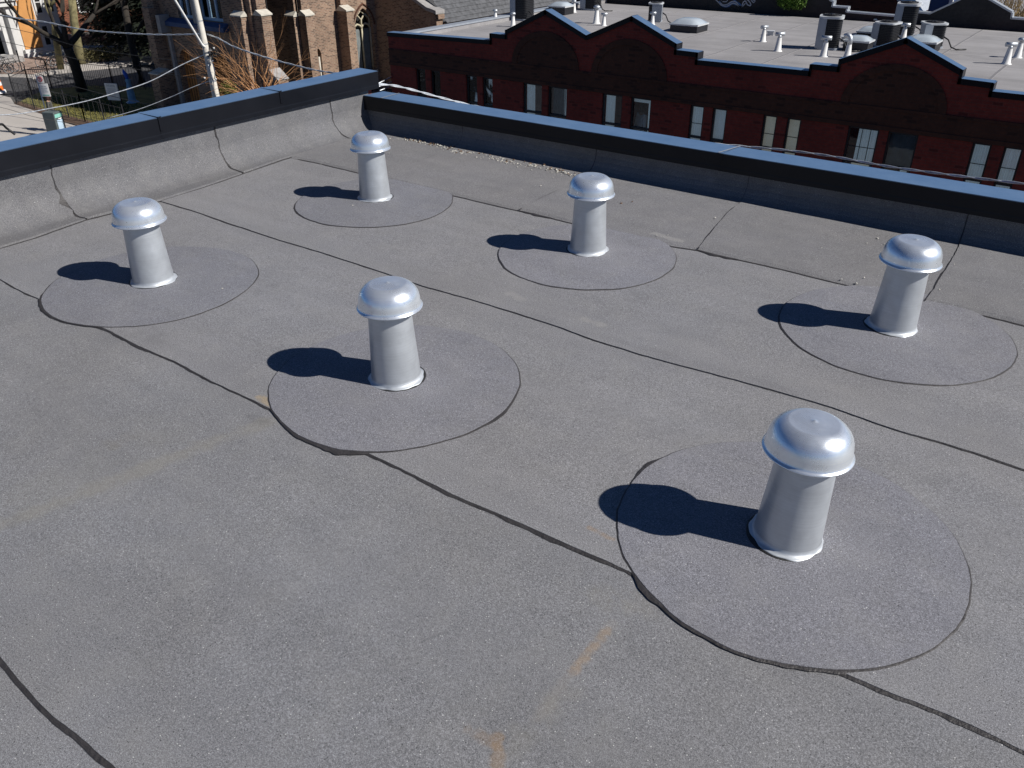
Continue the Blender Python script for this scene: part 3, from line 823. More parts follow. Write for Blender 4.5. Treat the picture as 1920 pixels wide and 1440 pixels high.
#@@
# ================================================================== the street side: ground level 8.5 m below this roof
GZ = -8.5
def poly_struct(name, mat, pts, z, thick=0.2):
    b = MB(); b.prism([(p[0], p[1], z) for p in pts], (0, 0, -thick))
    o = b.build(name, mat); o['kind'] = 'structure'; return o
b = MB(); b.box((-900, -900, GZ-0.4), (900, 900, GZ-0.06))
o = b.build('ground', 'ground'); o['kind'] = 'structure'
poly_struct('road', 'asphalt', [(-80, -30), (-9, -30), (-9, 19.5), (-43, 19.0), (-55, 22.2), (-47, 31.5), (-44, 33), (-44, 45), (-60, 45), (-66, 33), (-90, 24)], GZ, 0.05)
poly_struct('sidewalk', 'concrete', [(-50.599,22.366,-8.4),(-48.287,22.157,-8.4),(-45.098,21.616,-8.4),(-42.386,21.517,-8.4),(-38.89,20.844,-8.4),(-35.161,16.217,-8.4),(-40.644,15.345,-8.4),(-56.718,22.672,-8.4),(-53.823,23.146,-8.4),(-52.533,23.122,-8.4)], GZ+0.1, 0.2)
poly_struct('pavement_across', 'concrete', [(-57.604,27.004,-8.4),(-58.264,28.589,-8.4),(-57.221,31.933,-8.4),(-55.586,36.66,-8.4),(-57.874,38.494,-8.4),(-63.038,31.363,-8.4),(-64.759,26.336,-8.4),(-61.849,25.011,-8.4)], GZ+0.1, 0.2)
poly_struct('forecourt', 'pavers', [(-60.165,26.929,-8.38),(-58.794,27.629,-8.38),(-59.414,29.326,-8.38),(-61.037,31.239,-8.38),(-64.037,33.035,-8.38),(-68.279,27.947,-8.38),(-62.123,25.142,-8.38)], GZ+0.13, 0.2)
poly_struct('far_lane', 'concrete', [(-61.194,31.133,-8.38),(-56.92,37.825,-8.38),(-62.311,41.63,-8.38),(-67.968,36.192,-8.38)], GZ+0.11, 0.2)
poly_struct('lawn', 'grass', [(-50.861,22.641,-8.42),(-53.417,25.633,-8.42),(-51.947,28.03,-8.42),(-47.108,30.331,-8.42),(-40.85,25.984,-8.42),(-39.264,22.188,-8.42),(-43.352,22.065,-8.42),(-46.272,22.102,-8.42),(-49.028,22.241,-8.42)], GZ+0.08, 0.15)
poly_struct('soil_strip', 'soil', [(-51.171,22.653,-8.4),(-51.334,22.886,-8.4),(-46.934,22.613,-8.4),(-43.713,22.569,-8.4),(-39.577,22.39,-8.4),(-38.716,21.706,-8.4),(-42.602,21.641,-8.4),(-45.571,21.729,-8.4),(-48.518,21.839,-8.4),(-49.876,22.033,-8.4)], GZ+0.094, 0.15)
# grass tufts
b = MB()
tri = [(-50.66,22.779,-8.42),(-51.705,24.717,-8.42),(-49.13,27.033,-8.42),(-43.292,26.667,-8.42),(-41.001,22.988,-8.42),(-43.804,22.325,-8.42)]
for k in range(5200):
    w = [rnd.random() for _ in tri]; s_ = sum(q**3 for q in w)
    x = sum((q**3)/s_*p[0] for q, p in zip(w, tri)); y = sum((q**3)/s_*p[1] for q, p in zip(w, tri))
    a = rnd.uniform(0, PI); h = rnd.uniform(0.03, 0.09); r_ = 0.03
    b.add([(x-r_*math.cos(a), y-r_*math.sin(a), GZ+0.08), (x+r_*math.cos(a), y+r_*math.sin(a), GZ+0.08), (x+rnd.uniform(-.03, .03), y+rnd.uniform(-.03, .03), GZ+0.08+h)], [(0, 1, 2)])
o = b.build('grass_blades', 'grass', recalc=False); o['kind'] = 'stuff'; o['label'] = 'short patchy grass on the small church lawn'; o['category'] = 'grass'

# ------------------------------------------------------------------ red brick row with gabled parapet
YF = 22.0
red = thing('brick_building', 'red brick building with a stepped and gabled parapet, grey flat roof and paired windows', 'building')
top = [(-21.153,22,-2.54),(-16.747,22,-2.452),(-16.742,22,-2.25),(-16.167,22,-2.254),(-16.125,22,-2.099),(-14.723,22,-1.463),(-13.287,22,-2.055),(-11.856,22,-1.455),(-10.454,22,-2.045),(-10.469,22,-2.208),(-9.809,22,-2.22),(-9.833,22,-2.411),(-6.742,22,-2.398),(-6.718,22,-2.232),(-6.061,22,-2.233),(-6.033,22,-2.045),(-4.657,22,-1.469),(-3.345,22,-2.034),(-3.341,22,-2.23),(-2.653,22,-2.251),(-2.648,22,-2.434),(-1.155,22,-2.436)]
ZR2 = -2.78
WTOP = [(-19.774,22,-3.593),(-4.182,22,-3.581)]
WZ = -3.56
def wspan(l): return [(l[2*i][0], l[2*i+1][0]) for i in range(len(l)//2)]
WX = wspan([(-19.992,22,-3.613),(-19.561,22,-3.606),(-19.327,22,-3.635),(-18.907,22,-3.627),(-17.818,22,-3.603),(-17.355,22,-3.606),(-17.138,22,-3.617),(-16.73,22,-3.608),(-15.543,22,-3.582),(-14.822,22,-3.569),(-14.605,22,-3.609),(-13.909,22,-3.596),(-12.682,22,-3.614),(-12.005,22,-3.597),(-11.724,22,-3.61),(-11.072,22,-3.609),(-9.867,22,-3.626),(-9.454,22,-3.619),(-9.204,22,-3.617),(-8.788,22,-3.608),(-7.771,22,-3.62),(-7.396,22,-3.613),(-7.135,22,-3.634),(-6.758,22,-3.626),(-5.565,22,-3.641),(-4.818,22,-3.63),(-4.605,22,-3.627),(-3.906,22,-3.619),(-2.717,22,-3.636),(-2.315,22,-3.626),(-2.061,22,-3.624),(-1.673,22,-3.615)])
def arc_pts(xc, z, w, h, n=10):
    return [(xc+w*math.cos(PI*k/n), YF, z+h*math.sin(PI*k/n)) for k in range(n+1)]
holes = []
WB = -5.35
for (x0, x1) in WX:
    holes.append([(x0, YF, WB), (x1, YF, WB), (x1, YF, WZ), (x0, YF, WZ)])
XW0, XW1 = top[0][0], top[-1][0]
outl = [tuple(p) for p in top]+[(XW1, YF, GZ), (XW0, YF, GZ)]
b = MB(); b.prism(outl, (0, 0.28, 0), holes); b.build('facade_wall', 'red_brick', red)
b = MB()
b.box((XW0, YF+0.281, GZ), (XW0+0.28, 36.2, ZR2-0.05)); b.box((XW1-0.28, YF+0.281, GZ), (XW1, 36.2, ZR2-0.05)); b.box((XW0+0.281, 35.92, GZ), (XW1-0.281, 36.2, ZR2-0.05))
b.box((XW0+0.281, YF+1.6, GZ), (XW1-0.281, YF+1.7, ZR2-0.26))
b.build('side_wall', 'red_brick', red)
b = MB(); b.box((XW0+0.02, YF+0.316, ZR2-0.049), (XW0+0.30, 36.2, -2.641)); b.build('upstand', 'grey_roofing', red)
b = MB(); b.box((XW0+0.283, YF+0.283, ZR2-0.25), (XW1-0.283, 35.9, ZR2)); 
b.build('roof', 'grey_roofing', red)
for k in range(9):
    x = lerp(XW0+1.5, XW1-1.0, (k+0.5)/9)+nz(k, 1, 1)*0.3
    b = MB(); vs = []
    for i in range(30):
        y = lerp(YF+0.3, 35.8, i/29); dx = 0.03*nz(y, k, .7)
        vs += [(x+dx, y, ZR2+0.004), (x+dx+0.07, y, ZR2+0.012), (x+dx+0.075, y, ZR2+0.001)]
    b.add(vs, [(3*i+j, 3*i+j+1, 3*i+4+j, 3*i+3+j) for i in range(29) for j in range(2)]); b.build('roof_lap', 'grey_lap', red, recalc=False)
# sheet-metal coping following the stepped gables
b = MB()
for p, q in zip(top[:-1], top[1:]):
    p, q = Vector(p), Vector(q)
    d = (q-p).normalized(); nrm = Vector((-d.z, 0, d.x))
    if nrm.z < 0: nrm = -nrm
    vert = abs(d.x) < 0.3
    if vert:
        lo, hi = min(p.z, q.z), max(p.z, q.z)
        sgn = 1 if (q.z > p.z) else -1
        x = (p.x+q.x)/2
        b.box((x-0.045 if sgn > 0 else x-0.02, YF-0.035, lo-0.10), (x+0.02 if sgn > 0 else x+0.045, YF+0.315, hi+0.02)) 
    else:
        t_, dn = nrm*0.03, nrm*-0.10
        a0 = p-d*0.02; a1 = q+d*0.02
        f = Vector((0, -0.035, 0)); k_ = Vector((0, 0.315, 0))
        vs = [a0+t_+f, a1+t_+f, a1+dn+f, a0+dn+f, a0+t_+k_, a1+t_+k_, a1+dn+k_, a0+dn+k_]
        b.add(vs, [(0, 1, 2, 3), (7, 6, 5, 4), (0, 4, 5, 1), (1, 5, 6, 2), (2, 6, 7, 3), (3, 7, 4, 0)])
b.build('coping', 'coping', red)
b = MB(); b.box((XW0-0.05, YF+0.3155, -2.64), (XW0+0.33, 36.25, -2.58)); b.build('side_coping', 'cabinet', red)
# brown band courses and the big relieving arches under the gables
b = MB(); band_z0, band_z1 = WZ+0.01, WZ+0.48
b.box((XW0, YF-0.022, band_z0), (XW1, YF+0.01, band_z1))
b.build('brown_band', 'brown_brick', red)
b = MB(); b.box((XW0, YF-0.045, band_z0-0.001), (XW1, YF-0.0225, band_z0+0.10)); b.box((XW0, YF-0.04, band_z1), (XW1, YF+0.01, band_z1+0.06))
b.build('string_course', 'brown_brick', red)
gab = [(-14.723,22,-1.463),(-11.856,22,-1.455),(-4.657,22,-1.469)]
for g in gab:
    b = MB(); n = 26; r0, r1 = 0.98, 1.16; zc = band_z1+0.06
    vs = []
    for k in range(n+1):
        a = PI*k/n
        vs += [(g[0]+r_*math.cos(a)*1.05, YF-y_, zc+r_*math.sin(a)*0.86) for r_, y_ in ((r0, -0.01), (r0, 0.03), (r1, 0.03), (r1, -0.01))]
    fs = [(4*k+j, 4*k+j+1, 4*k+5+j, 4*k+4+j) for k in range(n) for j in range(3)]
    b.add(vs, fs); b.build('brick_arch', 'brown_brick', red)
    b = MB(); vs = [(g[0], YF-0.012, zc)]+[(g[0]+r0*math.cos(PI*k/n)*1.05, YF-0.012, zc+r0*math.sin(PI*k/n)*0.86) for k in range(n+1)]
    b.add(vs, [(0, k+1, k+2) for k in range(n)]); b.build('arch_infill', 'brown_brick', red, recalc=True)
for x0, x1 in WX:
    b = MB(); b.box((x0-0.06, YF-0.05, WB-0.12), (x1+0.06, YF+0.15, WB-0.001)); b.build('window_sill', 'grey_stone', red)
CUR = ['dark', 'pic', 'curt', 'curtU', 'half', 'curt2', 'half', 'person', 'curt', 'curtU', 'blind', 'blind', 'drape', 'grey', 'curt', 'curt']
for i, (x0, x1) in enumerate(WX):
    w = b = MB(); y0, y1 = YF+0.06, YF+0.13; f = 0.045
    zm = WZ-0.86
    b.box((x0, y0, WB), (x0+f, y1, WZ)); b.box((x1-f, y0, WB), (x1, y1, WZ))
    b.box((x0+f, y0, WZ-f), (x1-f, y1, WZ)); b.box((x0+f, y0, WB), (x1-f, y1, WB+f)); b.box((x0+f, y0-0.01, zm-0.03), (x1-f, y1, zm+0.03))
    if CUR[i] in ('blind', 'drape', 'curt') : b.box((x0+f, y0+0.02, WZ-0.50), (x1-f, y0+0.035, WZ-0.485))
    if CUR[i] == 'drape': b.box((x0+0.33, y0+0.02, zm), (x0+0.345, y0+0.035, WZ-f)); b.box((x1-0.22, y0+0.02, zm), (x1-0.205, y0+0.035, WZ-f))
    wo = b.build('window', 'dark_metal', red)
    b = MB(); b.box((x0+f, y0+0.045, WB+f), (x1-f, y0+0.051, WZ-f)); b.build('pane', 'glass', wo)
    def drape(a0, a1, z0, z1, mat, amp=0.02):
        b = MB(); n = 24; vs = []
        for k in range(n+1):
            x = lerp(a0, a1, k/n); yy = YF+0.20+amp*math.sin(k*1.9+i)
            vs += [(x, yy, z0), (x+0.04*nz(k, i, .3), yy, z1)]
        b.add(vs, [(2*k, 2*k+2, 2*k+3, 2*k+1) for k in range(n)], True); b.build('curtain', mat, wo, recalc=False)
    c = CUR[i]; W = x1-x0
    if c == 'curt': drape(x0, x1, WB, WZ, 'curtain')
    elif c == 'curtU': drape(x0, x1, zm, WZ, 'curtain', 0.008)
    elif c == 'blind': drape(x0, x1, WB, WZ, 'cream_blind', 0.003)
    elif c == 'half': drape(x0+0.05, x0+W*0.5, WB, WZ, 'curtain')
    elif c == 'curt2': drape(x0+W*0.15, x1, zm-0.02, WZ, 'grey_blind'); drape(x0+W*0.72, x1, zm, WZ, 'curtain')
    elif c == 'drape': drape(x0+W*0.30, x1, zm, WZ, 'curtain', 0.03); drape(x0+W*0.25, x1-W*.15, WB, zm, 'cream_blind')
    elif c == 'grey': drape(x0, x1, zm, WZ, 'grey_blind', 0.004); drape(x0+W*0.6, x1-W*.15, WB, zm, 'curtain')
    elif c == 'pic': drape(x0+W*0.2, x1, zm+0.05, WZ-0.05, 'grey_blind')
    elif c == 'person': drape(x0, x1, WZ-0.16, WZ, 'curtain', 0.0); drape(x1-0.16, x1, zm-.3, WZ-0.16, 'curtain')

# ------------------------------------------------------------------ things on the grey roof
rz = ZR2
def condenser(h=0.86, w=0.74, round_=0.16, slim=False):
    t = thing('air_conditioner', 'x', 'air conditioner')
    def rr(hw, r, n=5):
        out = []
        for cx, cy, a0 in ((hw-r, hw-r, 0), (-hw+r, hw-r, PI/2), (-hw+r, -hw+r, PI), (hw-r, -hw+r, 1.5*PI)):
            for k in range(n+1):
                a = a0+PI/2*k/n; out.append((cx+r*math.cos(a), cy+r*math.sin(a)))
        return out
    def ring(b, hw, r, z0, z1):
        o = rr(hw, r); n = len(o)
        b.add([(x, y, z0) for x, y in o]+[(x, y, z1) for x, y in o], [(i, (i+1) % n, (i+1) % n+n, i+n) for i in range(n)]+[tuple(reversed(range(n))), tuple(range(n, 2*n))])
    b = MB(); ring(b, w/2-0.03, round_, 0.06, h-0.06); b.build('coil', 'coil', t)
    b = MB()
    for k in range(int((h-0.14)/0.055)): ring(b, w/2-0.012, round_, 0.09+k*0.055, 0.105+k*0.055)
    b.build('louvre', 'dark_metal', t)
    b = MB(); ring(b, w/2, round_, 0.0, 0.06); b.build('base_pan', 'cabinet', t)
    b = MB(); ring(b, w/2+0.012, round_, h-0.06, h); b.build('lid', 'cabinet_lid', t)
    b = MB()
    for r_ in (0.10, 0.17, 0.24, 0.30): b.tube([(r_*math.cos(a*PI/12), r_*math.sin(a*PI/12), h+0.025+0.04*(0.3-r_)) for a in range(25)], 0.007, 4, False)
    for a in range(8): b.tube([(0, 0, h+0.045), (0.3*math.cos(a*PI/4), 0.3*math.sin(a*PI/4), h+0.022)], 0.007, 4)
    b.lathe([(0.0, h+0.05), (0.07, h+0.05), (0.075, h+0.03), (0.30, h+0.008)], n=20)
    b.build('fan_guard', 'dark_metal', t)
    b = MB(); b.box((-w/2-0.008, -w/2-0.004, 0.05), (-w/2+0.03, w/2*0.4, h-0.05)); b.box((-w/2-0.006, -w/2-0.008, 0.05), (-w/2+w*0.33, -w/2+0.03, h-0.05)); b.build('service_panel', 'cabinet', t)
    return t
ac0 = condenser()
ACP = [(-20.539,29.102,-2.78),(-20.056,33.523,-2.78),(-15.969,31.521,-2.78),(-8.349,28.532,-2.78),(-6.983,29.972,-2.78),(-7.062,32.622,-2.78),(-5.768,30.654,-2.78)]
ACI = [(1.12, 1.0, 0.0, 'tall dark air conditioner behind the left slope of the leftmost gable'),
       (1.1, 1.0, 0.1, 'dark air conditioner cut by the top edge of the picture, right of the leftmost gable'),
       (0.78, 0.72, 1.9, 'small air conditioner with a pale frame, behind the second gable and left of the skylight'),
       (1.12, 0.95, 0.25, 'large air conditioner with a pale side panel, standing alone left of the rightmost gable'),
       (0.85, 0.90, -0.2, 'short dark air conditioner directly behind the left slope of the rightmost gable'),
       (1.22, 0.95, 0.15, 'tallest air conditioner, behind the peak of the rightmost gable'),
       (0.85, 0.92, 0.5, 'short dark air conditioner behind the right slope of the rightmost gable')]
for k, (p, inf) in enumerate(zip(ACP, ACI)):
    o = ac0 if k == 0 else copy_tree(ac0)
    o.location = (p[0], p[1], rz); o.rotation_euler = (0, 0, inf[2]); o.scale = (inf[1], inf[1], inf[0])
    o['label'] = inf[3]; o['group'] = 'air conditioners on the grey roof'
    b = MB(); q = Vector((p[0]+0.30, p[1]-0.2, rz))
    b.tube([q+Vector((0.1, 0, 0.35)), q+Vector((0.25, -0.02, 0.28)), q+Vector((0.38, -0.05, 0.08)), q+Vector((0.55, -0.12, 0.03)), q+Vector((0.8, 0.1, 0.03))], 0.022, 6)
    ln = b.build('refrigerant_line', 'black_cable'); ln.parent = o; ln.matrix_parent_inverse = (Matrix.Translation(o.location) @ o.rotation_euler.to_matrix().to_4x4() @ Matrix.Diagonal((*o.scale, 1))).inverted()
def roofpipe(kind):
    t = thing('vent_pipe', 'x', 'vent pipe')
    b = MB(); b.lathe([(0.14, 0), (0.135, 0.012), (0.105, 0.03), (0.065, 0.38), (0.060, 0.40)], n=20); b.build('flashing_cone', 'white_paint', t)
    b = MB()
    if kind == 'tee':
        b.tube([(0, 0, 0.38), (0, 0, 0.47)], 0.055, 14); b.tube([(-0.14, 0, 0.50), (0.14, 0, 0.50)], 0.06, 12)
    elif kind == 'elbow':
        b.tube([(0, 0, 0.38), (0, 0, 0.5), (-0.03, 0, 0.58), (-0.10, 0, 0.62), (-0.18, 0, 0.58)], 0.075, 12)
    else:
        b.lathe([(0.055, 0.38), (0.055, 0.46), (0.11, 0.47), (0.115, 0.52), (0.06, 0.56), (0, 0.565)], n=16)
    b.build('pipe_head', 'galv', t)
    return t
PK = {k: roofpipe(k) for k in ('tee', 'elbow', 'hood')}
used = set()
PP = [[(-20.971,27.843,-2.78)], [(-19.677,27.221,-2.78)], [(-20.178,32.295,-2.78)], [(-17.545,29.724,-2.78)], [(-16.996,29.352,-2.78)], [(-15.618,30.626,-2.78)], [(-10.565,28.814,-2.78)], [(-9.439,27.164,-2.78)], [(-7.942,26.96,-2.78)], [(-7.304,27.157,-2.78)], [(-6.782,31.482,-2.78)], [(-3.246,28.568,-2.78)], [(-3.158,29.951,-2.78)]]
PI_ = [('hood', 0.85, 0, 'white vent pipe nearest the left end of the grey roof'),
       ('hood', 0.9, 0, 'white vent pipe at the foot of the tall dark air conditioner'),
       ('hood', 0.85, 0.2, 'white vent pipe between the white skylight and the cut-off air conditioner'),
       ('hood', 1.15, 0, 'left, hooded one of two white vent pipes between the two joined gables'),
       ('tee', 0.8, 0.4, 'right, T-topped one of two white vent pipes showing between the two joined gables'),
       ('tee', 0.8, 0.3, 'white T-topped vent pipe in front of the small pale-framed air conditioner'),
       ('tee', 0.9, 0.9, 'white T-topped vent pipe in the open middle of the roof, the farther of two'),
       ('tee', 1.0, 0.6, 'white T-topped vent pipe in the open middle of the roof, the nearer of two'),
       ('tee', 1.05, 0.1, 'white T-topped vent pipe in front of the large lone air conditioner'),
       ('elbow', 1.0, 0, 'white vent pipe with a grey elbow at the foot of the rightmost gable'),
       ('tee', 1.0, 0.1, 'white vent pipe just behind the peak of the rightmost gable'),
       ('tee', 1.05, 0.5, 'white vent pipe at the right edge of the picture, the nearer of two'),
       ('hood', 1.0, 0.2, 'white vent pipe at the right edge of the picture, the farther of two')]
for p, (kd, sc, rr_, lab) in zip(PP, PI_):
    o = PK[kd] if kd not in used else copy_tree(PK[kd]); used.add(kd)
    o.location = (p[0][0], p[0][1], rz); o.scale = (sc, sc, sc); o.rotation_euler = (0, 0, rr_)
    o['label'] = lab; o['group'] = 'white vent pipes on the grey roof'
def skylight(loc, w, d, h, lab, rot=0.0, kind='skylight'):
    t = thing('skylight', lab, 'skylight', loc, rot, 'skylights on the grey roof')
    b = MB(); b.box((-w/2, -d/2, 0), (w/2, d/2, h)); b.build('curb', 'dark_metal', t)
    b = MB(); b.box((-w/2-0.03, -d/2-0.03, h), (w/2+0.03, d/2+0.03, h+0.05)); b.build('frame', 'cabinet_lid', t)
    b = MB(); n = 8; vs = []
    for i in range(n+1):
        for j in range(n+1):
            u, v = i/n*2-1, j/n*2-1
            vs.append((u*w/2, v*d/2, h+0.05+0.20*(1-u**4)*(1-v**4)*w/1.2))
    b.add(vs, [(i*(n+1)+j, (i+1)*(n+1)+j, (i+1)*(n+1)+j+1, i*(n+1)+j+1) for i in range(n) for j in range(n)], True); b.build('dome', 'skylight', t)
for p, w, d, h, lab in [([(-20.327,31.534,-2.78)][0], 0.8, 0.7, 0.28, 'white domed skylight behind the right slope of the leftmost gable'),
                        ([(-13.72,29.788,-2.78)][0], 1.05, 0.9, 0.22, 'low clear skylight on a black curb alone in the middle of the roof'),
                        ([(-7.465,28.741,-2.78)][0], 0.75, 0.6, 0.26, 'pale skylight left of the short air conditioner, nearer the rightmost gable'),
                        ([(-7.574,30.67,-2.78)][0], 0.85, 0.6, 0.30, 'white skylight half hidden behind the short dark air conditioner'),
                        ([(-5.799,29.733,-2.78)][0], 0.9, 0.8, 0.26, 'pale skylight peeking over the right slope of the rightmost gable')]:
    skylight((p[0], p[1], rz), w, d, h, lab)
for p, lab in ((([(-10.902,30.374,-2.78)])[0], 'small grey box vent beside the farther white T-topped pipe'), (([(-8.369,30.423,-2.78)])[0], 'small grey box vent right of the large lone air conditioner')):
    t = thing('box_vent', lab, 'roof vent', (p[0], p[1], rz), 0.3)
    b = MB(); b.box((-0.10, -0.10, 0), (0.10, 0.10, 0.12)); b.build('body', 'galv', t)
    b = MB(); b.box((-0.13, -0.13, 0.121), (0.13, 0.13, 0.15)); b.build('lid', 'cabinet_lid', t)
t = thing('vent_pipe', 'thin white crook-topped pipe beside the half-hidden white skylight', 'vent pipe', (*[(-7.986,32.626,-2.78)][0][:2], rz))
b = MB(); b.tube([(0, 0, 0), (0, 0, 0.42), (-0.04, 0, 0.47), (-0.12, 0, 0.46)], 0.025, 8); b.build('pipe', 'white_paint', t)
t = thing('metal_railing', 'thin dark metal railing in the gap left of the red building', 'railing')
b = MB()
for l in ([(-20.789,20.948,-3.985),(-21.139,22.033,-3.957)], [(-20.782,20.929,-4.084),(-21.128,22.001,-4.128)], [(-20.723,20.956,-4.203),(-21.107,21.995,-4.232)]): b.tube(l, 0.022, 6)
b.build('rail', 'galv', t)
b = MB()
for q in [(-20.964,21.503,-3.931)]: b.tube([q, (q[0], q[1], GZ)], 0.022, 6)
b.build('post', 'dark_metal', t)

# ------------------------------------------------------------------ the next row behind: black party wall with stepped and gabled top
YB2 = 36.3
pw = thing('party_wall', 'black party wall at the back of the grey roof, with stepped and gabled tops', 'wall')
prof = [(-22.756,36.3,-2.092),(-11.162,36.3,-1.588),(-10.825,36.3,-2.162),(-10.669,36.3,-2.211),(-10.678,36.3,-2.385),(-10.077,36.3,-2.389),(-10.108,36.3,-2.544),(-8.24,36.3,-2.581),(-7.575,36.3,-2.632),(-7.629,36.3,-2.395),(-7.06,36.3,-2.415),(-6.163,36.3,-1.897),(-5.76,36.3,-1.666),(-5.191,36.3,-1.846),(-4.39,36.3,-2.218),(-4.373,36.3,-2.409),(-2.637,36.3,-2.416)]
b = MB(); b.prism([tuple(p) for p in prof]+[(prof[-1][0], YB2, -4.5), (prof[0][0], YB2, -4.5)], (0, 0.3, 0)); b.build('wall', 'dark_party_brick', pw)
b = MB()
pr = prof[1:]
for p, q in zip(pr[:-1], pr[1:]):
    p, q = Vector(p), Vector(q)
    if (q-p).length < 0.05: continue
    c = (p+q)/2
    d = (q-p).normalized()
    nrm = Vector((-d.z, 0, d.x)); nrm = nrm if nrm.z > 0 or (abs(nrm.z) < .05) else -nrm
    t_ = nrm*0.045
    f, k_ = Vector((0, -0.03, 0)), Vector((0, 0.33, 0))
    vs = [p+t_+f, q+t_+f, q-t_*.3+f, p-t_*.3+f, p+t_+k_, q+t_+k_, q-t_*.3+k_, p-t_*.3+k_]
    b.add(vs, [(0, 1, 2, 3), (7, 6, 5, 4), (0, 4, 5, 1), (1, 5, 6, 2), (2, 6, 7, 3), (3, 7, 4, 0)])
b.build('coping', 'galv', pw)
# graffiti tag sprayed low on the wall: flat strokes
def stroke(pts, w, mat, name, y):
    b = MB(); P_ = [Vector((p[0], y, p[2])) for p in pts]
    sm = []
    for i in range(len(P_)-1):
        p0 = P_[max(0, i-1)]; p1 = P_[i]; p2 = P_[i+1]; p3 = P_[min(len(P_)-1, i+2)]
        for k in range(6):
            t = k/6
            sm.append(0.5*((2*p1)+(p2-p0)*t+(2*p0-5*p1+4*p2-p3)*t*t+(3*p1-p0-3*p2+p3)*t**3))
    sm.append(P_[-1]); vs = []
    for i, p in enumerate(sm):
        d = (sm[min(i+1, len(sm)-1)]-sm[max(0, i-1)]).normalized(); n_ = Vector((-d.z, 0, d.x))*w
        vs += [p+n_, p-n_]
    b.add(vs, [(2*i, 2*i+1, 2*i+3, 2*i+2) for i in range(len(sm)-1)])
    return b.build(name, mat, pw, recalc=False)
for k, (l, w, mt) in enumerate([
    ([(-15.401,36.3,-2.488),(-15.246,36.3,-2.562),(-15.059,36.3,-2.531),(-14.883,36.3,-2.419),(-14.692,36.3,-2.429),(-14.506,36.3,-2.582),(-14.413,36.3,-2.577),(-14.366,36.3,-2.411),(-14.279,36.3,-2.366),(-14.166,36.3,-2.502),(-14.025,36.3,-2.514),(-14.089,36.3,-2.396),(-14.245,36.3,-2.283)], 0.022, 'spray_white'),
    ([(-15.635,36.3,-2.356),(-15.475,36.3,-2.471),(-15.315,36.3,-2.586),(-15.095,36.3,-2.615),(-14.917,36.3,-2.523),(-14.781,36.3,-2.474),(-14.582,36.3,-2.545),(-14.433,36.3,-2.598),(-14.267,36.3,-2.446)], 0.020, 'spray_white'),
    ([(-15.366,36.3,-2.383),(-15.231,36.3,-2.314),(-15.083,36.3,-2.347),(-15.12,36.3,-2.431),(-15.286,36.3,-2.44)], 0.016, 'spray_white'),
    ([(-14.058,36.3,-2.294),(-13.925,36.3,-2.407),(-13.871,36.3,-2.304),(-13.98,36.3,-2.35)], 0.016, 'spray_white'),
    ([(-15.454,36.3,-2.449),(-15.241,36.3,-2.603),(-15.003,36.3,-2.589),(-14.875,36.3,-2.48),(-14.681,36.3,-2.51)], 0.045, 'spray_blue'),
    ([(-14.798,36.3,-2.353),(-14.593,36.3,-2.464),(-14.442,36.3,-2.537)], 0.035, 'spray_blue')]):
    stroke(l, w, mt, 'graffiti_stroke', YB2-0.012 if mt == 'spray_white' else YB2-0.007)
# leafy climber on the wall
def leaf_cloud(b, c, rad, n, size, shell=0.0):
    for k in range(n):
        while True:
            v = Vector((rnd.uniform(-1, 1), rnd.uniform(-1, 1), rnd.uniform(-1, 1)))
            if shell < v.length < 1: break
        p = Vector(c)+Vector((v.x*rad[0], v.y*rad[1], v.z*rad[2]))
        a = Vector((rnd.gauss(0, 1), rnd.gauss(0, 1), rnd.gauss(0, 1))).normalized()
        bb = a.cross(Vector((rnd.gauss(0, 1), rnd.gauss(0, 1), rnd.gauss(0, 1)))).normalized()
        s_ = size*rnd.uniform(0.5, 1.3)
        b.add([p-a*s_, p+bb*s_*0.5, p+a*s_, p-bb*s_*0.5], [(0, 1, 2, 3)])
t = thing('climbing_plant', 'bright green leafy climber on the black party wall, right of the graffiti', 'climber')
b = MB()
for (q, r_, n) in (([(-12.354,36,-2.121)][0], (0.55, 0.25, 0.45), 900), ([(-12.018,36,-2.182)][0], (0.42, 0.2, 0.36), 500), ([(-12.601,36,-2.212)][0], (0.25, 0.15, 0.3), 260), ([(-11.877,36,-2.368)][0], (0.13, 0.1, 0.2), 80)):
    leaf_cloud(b, q, r_, n, 0.05)
b.build('leaves', 'ivy', t, recalc=False)
q = [(-12.303,36.1,-2.637),(-12.315,36.1,-2.303),(-12.612,36.1,-2.103),(-12,36.1,-2.111)]
b = MB(); b.tube([q[0], q[1], q[2]], 0.012, 5); b.tube([q[1], q[3]], 0.01, 5); b.build('stem', 'bark', t)
# behind that wall
t = thing('brick_building', 'dark brick gable end behind the black party wall, left of the blue shed', 'building')
pr = [(-12.764,41,-1.768),(-10.057,41,-1.659),(-9.362,41,-2.451),(-8.744,41,-3.082),(-8.612,41,-3.663),(-12.364,41,-3.933)]
b = MB(); b.prism(pr, (0, 6, 0)); b.build('wall', 'brown_brick', t)
b = MB(); P0, P1 = Vector([(-10.045,40.95,-1.656)][0]), Vector([(-8.707,40.95,-3.096)][0]); dd = (P1-P0).normalized(); nn = Vector((-dd.z, 0, dd.x))*0.07
nn = -nn if nn.z < 0 else nn
b.add([P0+nn, P1+nn, P1-nn, P0-nn]+[v+Vector((0, 6.1, 0)) for v in (P0+nn, P1+nn, P1-nn, P0-nn)], [(0, 1, 2, 3), (0, 4, 5, 1), (2, 6, 7, 3)]); b.build('verge', 'galv', t)
b = MB(); q = [(-10.294,43.503,-3.6),(-3.096,44.076,-3.6),(-7.26,84.401,-3.6),(-21.228,75.906,-3.6)]
b.prism([tuple(p) for p in q], (0, 0, -0.3)); o = b.build('gravel_roof', 'grey_roofing'); o['kind'] = 'structure'
